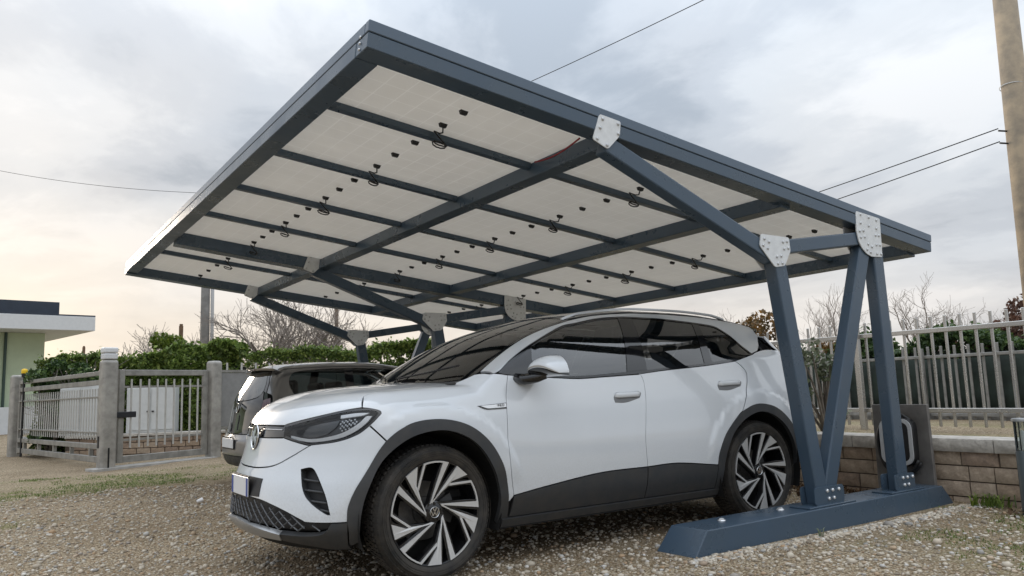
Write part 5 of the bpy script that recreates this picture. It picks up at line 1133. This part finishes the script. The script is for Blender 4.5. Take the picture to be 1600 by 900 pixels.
def bush(name, label, loc, rx, ry, h, kind, n, seed, size=.05, cat='bush', clumps=14):
    root = thing(name, label, cat, loc); r = np.random.default_rng(seed); cc = r.normal(size=(clumps,3))*np.array([rx*.5,ry*.5,h*.22])+np.array([0,0,h*.58])
    k = r.integers(0, clumps, n); d = r.normal(size=(n,3)); d /= np.linalg.norm(d,axis=1)[:,None]; rad = (.16+.30*r.random(n)**.5)*np.array([min(rx,ry)])
    P = cc[k]+d*rad[:,None]*np.array([1,1,.8]); P[:,2] = np.abs(P[:,2])+.02
    leaves('foliage', P, size, LEAF[kind], root, seed)
    mb = MB()
    for c_ in cc: mb.tube([(0,0,-.03),(c_[0]*.35,c_[1]*.35,c_[2]*.5),tuple(c_)], [.022,.014,.005], 5)
    mb.build('branches', BARK, root); return root
def bare_tree(label, loc, h, spread, seed, levels=5, r0=.10, stems=1, twig=.008, lean=(0,0), nb=(3,4)):
    root = thing('bare_tree', label, 'tree', loc); r = random.Random(seed); tr = MB(); cr = MB()
    def grow(p, d, ln, rad, lv):
        pts = [p]; q = p.copy(); dd = d.copy(); k = 4 if lv < 3 else 3
        for i in range(k):
            dd = (dd+Vector((r.gauss(0,.13), r.gauss(0,.13), r.gauss(.05,.08)))).normalized(); q = q+dd*ln/k; pts.append(q.copy())
        rs = [max(twig*.5, rad*(1-.45*i/k)) for i in range(k+1)]
        (tr if lv < 2 else cr).tube(pts, rs, 7 if lv < 2 else (5 if lv < 3 else 3), cap=False)
        if lv >= levels: return
        m = r.randint(*nb)
        for i in range(m):
            f_ = .35+.65*(i+r.random()*.6)/m; j = min(k-1, int(f_*k)); pp = pts[j].lerp(pts[j+1], min(1,f_*k-j)); ax = dd.orthogonal().normalized(); ax.rotate(Matrix.Rotation(r.random()*2*PI, 3, dd))
            nd = (dd*(1.0)+ax*(spread*(.7+.7*r.random()))).normalized(); nd.z += .12; grow(pp, nd.normalized(), ln*(.58+.22*r.random()), rad*(.50+.12*r.random()), lv+1)
    for s_ in range(stems):
        a = 2*PI*s_/max(1,stems)+seed; d = Vector((lean[0]+(.28*math.cos(a) if stems > 1 else 0), lean[1]+(.28*math.sin(a) if stems > 1 else 0), 1)).normalized(); grow(Vector((0,0,-.1)), d, h*.40, r0, 0)
    tr.build('trunk', BARK, root, smooth=True, fix=False); cr.build('crown', TWIG, root, fix=False); return root
# hedges
hedge('ivy_hedge', 'dense dark green hedge behind the white cabinet and narrow gate', (-1.2,15.6), (2.6,13.35), 0, 2.22, .9, 'hedge', 26000, 3, .06, .16)
hedge('laurel_hedge', 'long bright green clipped hedge along the far fence beyond both cars', (2.75,13.3), (10.4,9.2), 0, 2.18, .9, 'hedge', 42000, 5, .06, .10)
hedge('ivy_hedge', 'dark ivy hedge rising above the green shade screen', (11.3,-2.6), (11.3,8.9), .33, 1.38, .8, 'ivy', 30000, 8, .06, .34)
bush('garden_bush', 'yellow-green bushy shrub poking above the hedge behind the narrow gate', (1.42,15.7,0), .75, .6, 2.65, 'lime', 5000, 4, .05)
bush('garden_bush', 'rusty orange shrub above the fence left of the leaning column', (10.9,5.9,.3), 1.1, .9, 1.8, 'rust', 6500, 6, .05)
bush('garden_bush', 'orange-brown shrub showing between the two leaning columns', (12.3,4.75,.3), .7, .7, 1.9, 'rust', 4500, 7, .05)
bush('garden_bush', 'dark red-leaved shrub above the screen near the concrete pole', (12.2,1.75,.3), .8, .7, 1.6, 'red', 4500, 9, .05)
bush('garden_bush', 'reddish shrub behind the concrete pole at the right edge', (12.3,.55,.3), .7, .6, 1.35, 'red', 3500, 12, .05)
bush('garden_bush', 'dark leafy shrub beside the gate post with the white cap', (-1.15,14.3,0), .65, .5, 2.0, 'ivy', 3500, 13, .05)
bush('olive_shrub', 'young olive shrub with narrow grey-green leaves behind the leaning columns', (5.25,.26,.45), .24, .24, .95, 'olive', 520, 14, .034, 'shrub', 12)
# bare trees
bare_tree('many-stemmed bare tree behind the hedge left of the far columns', (5.05,19.0,0), 5.3, .85, 21, 5, .10, 4, .011)
bare_tree('tall slender bare tree between the leaning columns', (15.3,7.5,.3), 4.0, .55, 23, 5, .045, 2, .005, nb=(3,3))
bare_tree('wide bare tree right of the rearmost column', (17.7,5.9,.3), 3.9, .9, 25, 5, .05, 2, .006, nb=(3,3))
bare_tree('low bare tree with fine twigs above the white car tail', (14.4,9.4,.3), 3.3, .6, 27, 5, .03, 2, .005, nb=(3,3))
bare_tree('bare twiggy tree left of the concrete pole', (17.4,3.4,.3), 3.2, .9, 28, 5, .04, 2, .006, nb=(3,3))
bare_tree('small bare tree above the yellow-green shrub', (1.7,18.2,0), 3.7, .9, 29, 5, .05, 3, .010)
bare_tree('leafless creeper shoots rising behind the capped gate post', (-.55,14.9,0), 2.6, 1.1, 31, 4, .025, 3, .009)
# weeds, tufts and fallen leaves
def tuft(label, loc, n, h, seed, kind='hedge', sp=.10):
    root = thing('weed_tuft', label, 'weed', loc); r = random.Random(seed); mb = MB()
    for k in range(n):
        a = r.random()*2*PI; l = h*(.5+.7*r.random()); w = (.006+.004*r.random())*min(1, h/.09)*.7; bx, by = r.gauss(0,sp*.3), r.gauss(0,sp*.3); d = Vector((math.cos(a),math.sin(a),0)); q = Vector((-d.y,d.x,0))*w
        b0 = Vector((bx,by,0)); m1 = b0+d*l*.35+Vector((0,0,l*.75)); t1 = b0+d*l*.9+Vector((0,0,l*.85)); i = len(mb.V); mb.V += [tuple(b0-q),tuple(b0+q),tuple(m1+q*.9),tuple(m1-q*.9),tuple(t1)]; mb.F += [(i,i+1,i+2,i+3),(i+3,i+2,i+4)]
    o = mb.build('blades', LEAF[kind], root, fix=False); at = o.data.attributes.new('tone','FLOAT','POINT'); at.data.foreach_set('value', [r.random() for _ in o.data.vertices])
tuft('leafy green weed at the foot of the stone wall beside the bollard', (4.50,-1.72,0), 70, .10, 1, 'hedge', .16)
tuft('small grass tuft growing beside the end of the base beam', (4.42,-1.60,0), 16, .09, 2, 'lime', .05)
tuft('thin dry grass tuft at the side of the base beam', (2.55,-1.53,0), 6, .06, 3, 'olive', .03)
def fallen_leaves():
    r = np.random.default_rng(5); n = 1100; x = np.r_[4.50-np.abs(r.normal(0,.16,n)), r.uniform(4.0,4.5,200)]; y = np.r_[r.uniform(-.85,1.6,n), r.uniform(-3.2,-1.9,200)]
    o = leaves('fallen_leaves', np.c_[x, y, .012+.03*r.random(len(x))**2], .024, LEAF['brown'], None, 6, 2.0); tag(o, 'dry brown leaves drifted against the foot of the stone wall', 'leaves', kind='stuff')
fallen_leaves()
def moss_grass():
    r = np.random.default_rng(9); n = 60000; x = np.r_[r.uniform(-5,2.2,n), r.uniform(2.2,4.55,n)]; y = np.r_[r.uniform(1.5,9.6,n), r.uniform(-4.2,.8,n)]
    k = r.random(len(x)) < np.clip((moss_at(x,y)*(.3+1.1*vnoise(x*5,y*5,4))-.22)*1.1, 0, .85)*np.r_[np.ones(n), np.full(n,.75)]; x, y = x[k], y[k]; n = len(x)
    d = np.hypot(x+2.08, y+4.91); h = (.006+.012*r.random(n))*(1+.04*d); a = r.random(n)*2*PI; w = .0022*(1+.14*d); z = ground_height(x,y); lx, ly = np.cos(a)*h*.7, np.sin(a)*h*.7
    V = np.stack([np.c_[x-w*np.sin(a),y+w*np.cos(a),z], np.c_[x+w*np.sin(a),y-w*np.cos(a),z], np.c_[x+lx,y+ly,z+h]],1).reshape(-1,3); Fc = np.arange(3*n,dtype=np.int32)
    me = bpy.data.meshes.new('short_grass'); me.vertices.add(3*n); me.vertices.foreach_set('co', V.astype(np.float32).ravel()); me.loops.add(3*n); me.loops.foreach_set('vertex_index', Fc); me.polygons.add(n); me.polygons.foreach_set('loop_start', np.arange(0,3*n,3,dtype=np.int32)); me.update(calc_edges=True)
    at = me.attributes.new('tone','FLOAT','POINT'); at.data.foreach_set('value', np.repeat(r.random(n)*.8,3).astype(np.float32)); me.materials.append(leaf_mat('leaf_grass', (.06,.09,.018), (.13,.19,.035), (.24,.24,.07)))
    o = link(bpy.data.objects.new('short_grass', me)); tag(o, 'short sparse grass and moss growing through the gravel', 'grass', kind='stuff')
moss_grass()
# ------------------------------------------------------------------ left side: gates, cabinet, building, poles and wires
POSTM = mat('post_grey', (.36,.345,.315), .50, .35, noise=.28, nscale=5, bump=.1, bscale=40); GATEM = mat('gate_grey', (.30,.29,.265), .5, .45, noise=.25, nscale=6); WHITEBAR = mat('bar_pale', (.50,.49,.46), .45, .3, noise=.15)
def gate_post(label, loc, h, s=.235, cap=False, rz=0):
    root = thing('gate_post', label, 'post', (*loc,0), (0,0,rz))
    MB().box((0,0,h/2-.05), (s,s,h+.1)).build('shaft', POSTM, root, bevel=.055, segs=4, auto=None)
    if cap:
        MB().box((0,0,h+.055), (s*.86,s*.86,.10)).build('lamp_base', mat('cap_white', (.62,.63,.64), .5), root, bevel=.02, segs=2)
        MB().box((0,0,h+.155), (s*.90,s*.90,.09)).build('lamp_cover', mat('cap_white2', (.68,.69,.70), .4), root, bevel=.02, segs=2)
        MB().mm((-s/2-.012,-.03,.33),(-s/2+.002,.03,.52)).build('lock_slot', BLACKP, root); MB().mm((-.012,-s/2-.006,-.02),(.012,-s/2+.01,.33)).build('guide_channel', WELL, root)
    return root
DG = math.atan2(15.30-9.54, -1.69+.56)
gate_post('round-edged steel gate post topped with a white lamp cap', (-.56,9.56), 1.76, .245, True, DG-PI/2)
gate_post('steel gate post between the narrow gate and the grey panel', (1.30,10.43), 1.77, .225, False, .45)
gate_post('far steel gate post at the left edge of the picture', (-1.72,15.40), 1.73, .26, False, DG-PI/2)
def slide_gate():
    p0 = Vector((-.60,9.86,0)); p1 = Vector((-1.66,15.12,0)); d = p1-p0; L_ = d.length; root = thing('sliding_gate', 'wide grey sliding gate of close vertical bars left of the capped post', 'gate', p0, (0,0,math.atan2(d.y,d.x)))
    for nm, z, h in (('top_rail',1.555,.07),('upper_rail',1.40,.085),('bar_rail',1.155,.030),('bar_rail',.565,.030),('lower_beam',.335,.085),('bottom_beam',.12,.10)): MB().mm((0,-.035,z-h/2),(L_,.035,z+h/2)).build(nm, GATEM, root, bevel=.005)
    for x in (.035, L_-.035): MB().mm((x-.035,-.036,.05),(x+.035,.036,1.60)).build('stile', GATEM, root, bevel=.005)
    for k in range(5): MB().mm((L_*(k+.5)/5-.03,-.03,.17),(L_*(k+.5)/5+.03,.03,.292)).build('spacer', GATEM, root)
    n = 36; me = None
    for k in range(n):
        x = .12+(L_-.24)*k/(n-1)
        if me is None: o = MB().mm((-.016,-.007,.44),(.016,.007,1.30)).build('bar', WHITEBAR, root, bevel=.004); me = o.data
        else: o = bpy.data.objects.new('bar', me); link(o, root)
        o.location = (x,0,0)
    MB().mm((L_-.6,-.075,.345),(L_+.9,-.040,.405)).build('guard_strip', mat('strip_white', (.62,.63,.63), .4), root)
slide_gate()
def ped_gate():
    p0 = Vector((-.40,9.66,0)); p1 = Vector((1.17,10.39,0)); d = p1-p0; L_ = d.length; root = thing('narrow_gate', 'narrow steel gate with nine slim bars inside a square frame', 'gate', p0, (0,0,math.atan2(d.y,d.x)))
    for x in (.05, L_-.05): MB().mm((x-.05,-.03,.06),(x+.05,.03,1.60)).build('stile', GATEM, root, bevel=.006)
    MB().mm((.101,-.03,1.50),(L_-.101,.03,1.598)).build('top_rail', GATEM, root, bevel=.006); MB().mm((.101,-.03,.062),(L_-.101,.03,.17)).build('bottom_rail', GATEM, root, bevel=.006)
    for z in (1.31,.43): MB().mm((.101,-.018,z-.018),(L_-.101,.018,z+.018)).build('bar_rail', GATEM, root)
    me = None
    for k in range(9):
        if me is None: o = MB().mm((-.014,-.034,.30),(.014,-.019,1.44)).build('bar', WHITEBAR, root); me = o.data
        else: o = bpy.data.objects.new('bar', me); link(o, root)
        o.location = (.22+(L_-.44)*k/8,0,0)
    MB().mm((-.20,-.06,.80),(.30,-.031,.90)).build('lock_box', mat('lock_black', (.015,.016,.02), .4), root, bevel=.01, segs=2)
ped_gate()
def grey_panel():
    root = thing('grey_fence_panel', 'plain grey metal fence panel right of the narrow gate, behind the dark car', 'fence', (1.44,10.47,0), (0,0,.20)); G = mat('panel_grey', (.26,.26,.255), .5, .3, noise=.12)
    for k in range(3):
        MB().mm((k*1.28,0,.55),(k*1.28+1.22,.03,1.55)).build('sheet', G, root); MB().mm((k*1.28+1.225,-.02,0),(k*1.28+1.275,.04,1.60)).build('post', GATEM, root)
        MB().mm((k*1.28,-.015,.50),(k*1.28+1.22,.045,.545)).build('rail', GATEM, root); MB().mm((k*1.28,-.015,1.555),(k*1.28+1.22,.045,1.60)).build('rail', GATEM, root)
    for k in range(13): MB().mm((.12+k*.29,.046,.1),(.15+k*.29,.065,1.74)).build('picket', WHITEBAR, root)
grey_panel()
picket_fence('far_fence', 'pale picket fence in front of the clipped hedge beyond the dark car', (5.3,11.2), (9.6,9.0), .25, 1.60, (.45,1.30), .15, WHITEBAR, .035, post=2.0)
def far_wall():
    p0 = Vector((-.9,13.45,0)); p1 = Vector((2.6,11.75,0)); d = p1-p0; L_ = d.length; root = thing('garden_wall', 'low brick garden wall with pale coping seen through the narrow gate', 'wall', p0, (0,0,math.atan2(d.y,d.x)))
    MB().mm((0,.02,-.1),(L_,.22,.36)).build('wall_core', MORTAR, root); me = [MB().mm((-.13,-.005,0),(.13,.05,.105)).build('brick', STONEW[q], root, bevel=.006).data for q in range(3)]
    tmp = [o for o in bpy.data.objects if o.parent == root and o.name.startswith('brick')]
    for o in tmp: bpy.data.objects.remove(o)
    r = random.Random(3)
    for row in range(3):
        for k in range(int(L_/.275)):
            o = bpy.data.objects.new('brick', r.choice(me)); o.location = (.14+.275*k+(.13 if row % 2 else 0), r.uniform(-.004,.004), .01+.117*row); link(o, root)
    for k in range(int(L_/.7)): MB().mm((k*.7+.004,-.05,.362),(k*.7+.696,.26,.42)).build('coping_stone', COPE, root, bevel=.008)
far_wall()
def cabinet():
    root = thing('meter_cabinet', 'pale two-door utility cabinet standing on the brick garden wall', 'cabinet', (.17,13.06,.42), (0,0,-.455)); W_ = mat('cabinet_white', (.60,.61,.60), .5, noise=.06); w = .92
    MB().mm((-.02,.02,0),(w+.02,.30,.96)).build('case', W_, root, bevel=.008)
    for k in range(2):
        dr = MB().mm((.02+k*w/2+.004,-.004,.06),(w/2+k*w/2-.012,.018,.92)).build('door', W_, root, bevel=.004)
        MB().mm((w/2-.07+k*.10,-.022,.42),(w/2-.03+k*.10,-.005,.45)).build('handle', BLACKP, dr)
    for j, x in enumerate((-.62,-1.18)):
        pass
cabinet()
def cabinet2():
    root = thing('meter_cabinet', 'wide pale utility cabinet half hidden behind the sliding gate bars', 'cabinet', (-1.02,13.62,.42), (0,0,-.455)); W_ = mat('cabinet_white'); MB().mm((0,.02,0),(.85,.30,1.0)).build('case', W_, root, bevel=.008)
    for k in range(2): MB().mm((.02+k*.42,-.004,.06),(.40+k*.42,.018,.95)).build('door', W_, root, bevel=.004)
cabinet2()
def sill_strip():
    o = MB().add([(-.75,9.30,.012),(1.35,10.28,.012),(1.25,10.58,.012),(-.85,9.62,.012),(-.75,9.30,-.05),(1.35,10.28,-.05),(1.25,10.58,-.05),(-.85,9.62,-.05)], [(0,1,2,3),(4,7,6,5),(0,4,5,1),(1,5,6,2),(2,6,7,3),(3,7,4,0)]).build('gate_threshold', mat('threshold_concrete', (.40,.385,.36), .9, noise=.2, nscale=6), None, bevel=.004); tag(o, kind='structure')
sill_strip()
def warning_lamp():
    root = thing('warning_lamp', 'yellow flashing lamp on a thin black stalk by the sliding gate', 'lamp', (-1.62,14.75,0)); MB().tube([(0,0,0),(0,0,1.66)], .022, 8).build('stalk', BLACKP, root); MB().lathe([(.05,1.66),(.055,1.74),(0,1.745)], 14).build('base', BLACKP, root)
    MB().lathe([(.058,1.745),(.062,1.80),(.05,1.835),(0,1.845)], 16).build('dome', mat('amber', (.75,.48,.01), .3), root, smooth=True)
warning_lamp()
def building():
    a = math.atan2(31.08-30.347, 1.149+2.131); root = thing('green_house', 'flat-roofed pale green building with white fascia beyond the gate', 'building', (1.16,31.12,0), (0,0,a))
    GRN = mat('green_render', (.46,.55,.40), .9, noise=.06, nscale=2, bump=.15, bscale=30); FAS = mat('fascia_white', (.62,.64,.65), .6, noise=.04); PAR = mat('parapet_blue', (.028,.040,.060), .6, noise=.15, nscale=3)
    MB().mm((-13,1.75,0),(-1.35,9,4.02)).build('wall', GRN, root); MB().mm((-13.2,0,4.03),(0,9.5,4.60)).build('fascia', FAS, root, bevel=.01); MB().mm((-13.2,.01,4.602),(0,9.5,4.66)).build('roof_edge', PAR, root); MB().mm((-13.0,.7,4.662),(-1.15,8.5,5.22)).build('parapet', PAR, root, bevel=.01)
    for k, x in enumerate((-2.75, -6.6)): MB().tube([(x,1.70,.2),(x,1.70,4.02)], .055, 8).build('downpipe', mat('pipe_green', (.03,.06,.05), .5), root)
    for x in (-4.8, -8.5):
        w = MB().mm((x-.6,1.70,1.2),(x+.6,1.748,2.7)).build('window', FAS, root); MB().mm((x-.52,1.69,1.28),(x+.52,1.699,2.62)).build('pane', GLOSSB, w)
    MB().mm((-13,1.2,-.1),(0,1.4,1.05)).build('garden_parapet', FAS, root)
building()
CONC = mat('pole_concrete', (.46,.375,.27), .9, noise=.3, nscale=4, col2=(.27,.235,.19), bump=.3, bscale=25)
def right_pole():
    root = thing('concrete_pole', 'thick tapered concrete utility pole at the right edge', 'pole', (9.17,-.25,0)); MB().tube([(0,0,-.1),(0,-.03,4),(0,-.10,9.2)], [.175,.155,.125], 20).build('shaft', CONC, root, smooth=True)
    MB().tube([(.17,-.06,.3),(.15,-.09,4),(.12,-.14,9.0)], .022, 8).build('conduit', mat('conduit_grey', (.42,.42,.42), .5), root, smooth=True)
    for z in (4.85, 7.0): MB().lathe([(.158,-.008),(.163,0),(.158,.008)], 24, Matrix.Translation((0,-.03,z)) @ Matrix.Rotation(.12, 4, 'Y')).build('strap', mat('strap_steel', (.5,.5,.49), .4, .6), root)
    for z in (4.11, 4.28): MB().tube([(-.10,.05,z-.04),(-.22,.12,z-.03)], .012, 6).build('wire_hook', BLACKP, root)
right_pole()
def left_pole():
    root = thing('concrete_pole', 'twin grey concrete utility pole behind the hedge left of the bare tree', 'pole', (3.63,22.2,0))
    MB().tube([(-.05,0,0),(-.05,0,8.1)], [.16,.125], 14).build('shaft', mat('pole_grey', (.24,.235,.225), .9, noise=.25, nscale=3), root, smooth=True); MB().tube([(.155,-.1,0),(.145,-.1,7.6)], [.062,.055], 10).build('pipe', mat('conduit_grey'), root, smooth=True)
    MB().tube([(-.5,0,7.8),(.5,0,7.8)], .03, 6).build('cross_arm', GATEM, root)
left_pole()
def thin_pole():
    root = thing('thin_pole', 'thin brown wooden pole far behind the hedge right of the bare tree', 'pole', (14.2,38.3,0)); MB().tube([(0,0,0),(0,0,8.3)], [.14,.10], 10).build('shaft', mat('wood_pole', (.13,.095,.07), .9), root, smooth=True)
    MB().tube([(-.6,.3,7.9),(.6,-.3,7.9)], .04, 6).build('cross_arm', GATEM, root)
thin_pole()
def small_post(label, loc, h): root = thing('rusty_post', label, 'post', loc); MB().tube([(0,0,0),(.02,0,h)], .055, 8).build('shaft', mat('rust_post', (.16,.10,.06), .9, noise=.3), root); MB().box((.02,0,h), (.075,.075,.10)).build('head', mat('rust_post'), root)
small_post('thin rusty post right of the green building', (.75,31.0,0), 3.35)
small_post('thin dark post standing in the yellow-green shrub', (1.95,17.4,0), 3.05)
def wire(label, a, b, sag, r=.008):
    a, b = Vector(a), Vector(b); pts = []
    for i in range(41): t = i/40; p_ = a.lerp(b, t); p_.z -= sag*4*t*(1-t); pts.append(p_)
    o = MB().tube(pts, r, 5).build('overhead_wire', mat('wire_black', (.02,.02,.022), .6), None, smooth=True); tag(o, label, 'wire', 'overhead wires')
wire('upper of the two wires leaving the concrete pole above the carport rear', (8.95,-.13,4.28), (13.6,38.6,7.9), 1.4)
wire('lower of the two wires leaving the concrete pole above the carport rear', (8.95,-.13,4.10), (14.8,38.0,7.9), 1.5)
wire('single high wire crossing the sky above the carport roof', (9.12,-.33,8.2), (3.85,22.2,7.85), .55)
wire('lone wire running left from the twin pole across the sky', (3.4,22.2,8.0), (-9.5,36.0,13.2), .7)

def litter():
    root = thing('litter_cup', 'small crushed white plastic cup lying on the open gravel', 'litter', (-.94,.0,0)); 
    MB().lathe([(.0,.0),(.022,.0),(.030,.055),(.032,.058),(.028,.055),(.021,.003)], 12, Matrix.Rotation(1.25, 4, 'Y') @ Matrix.Scale(.75, 4, (1,0,0))).build('cup', mat('litter_white', (.80,.80,.80), .5), root, smooth=True)
    root.location = LITTER
LITTER = (-.35,3.62,.025)
litter()
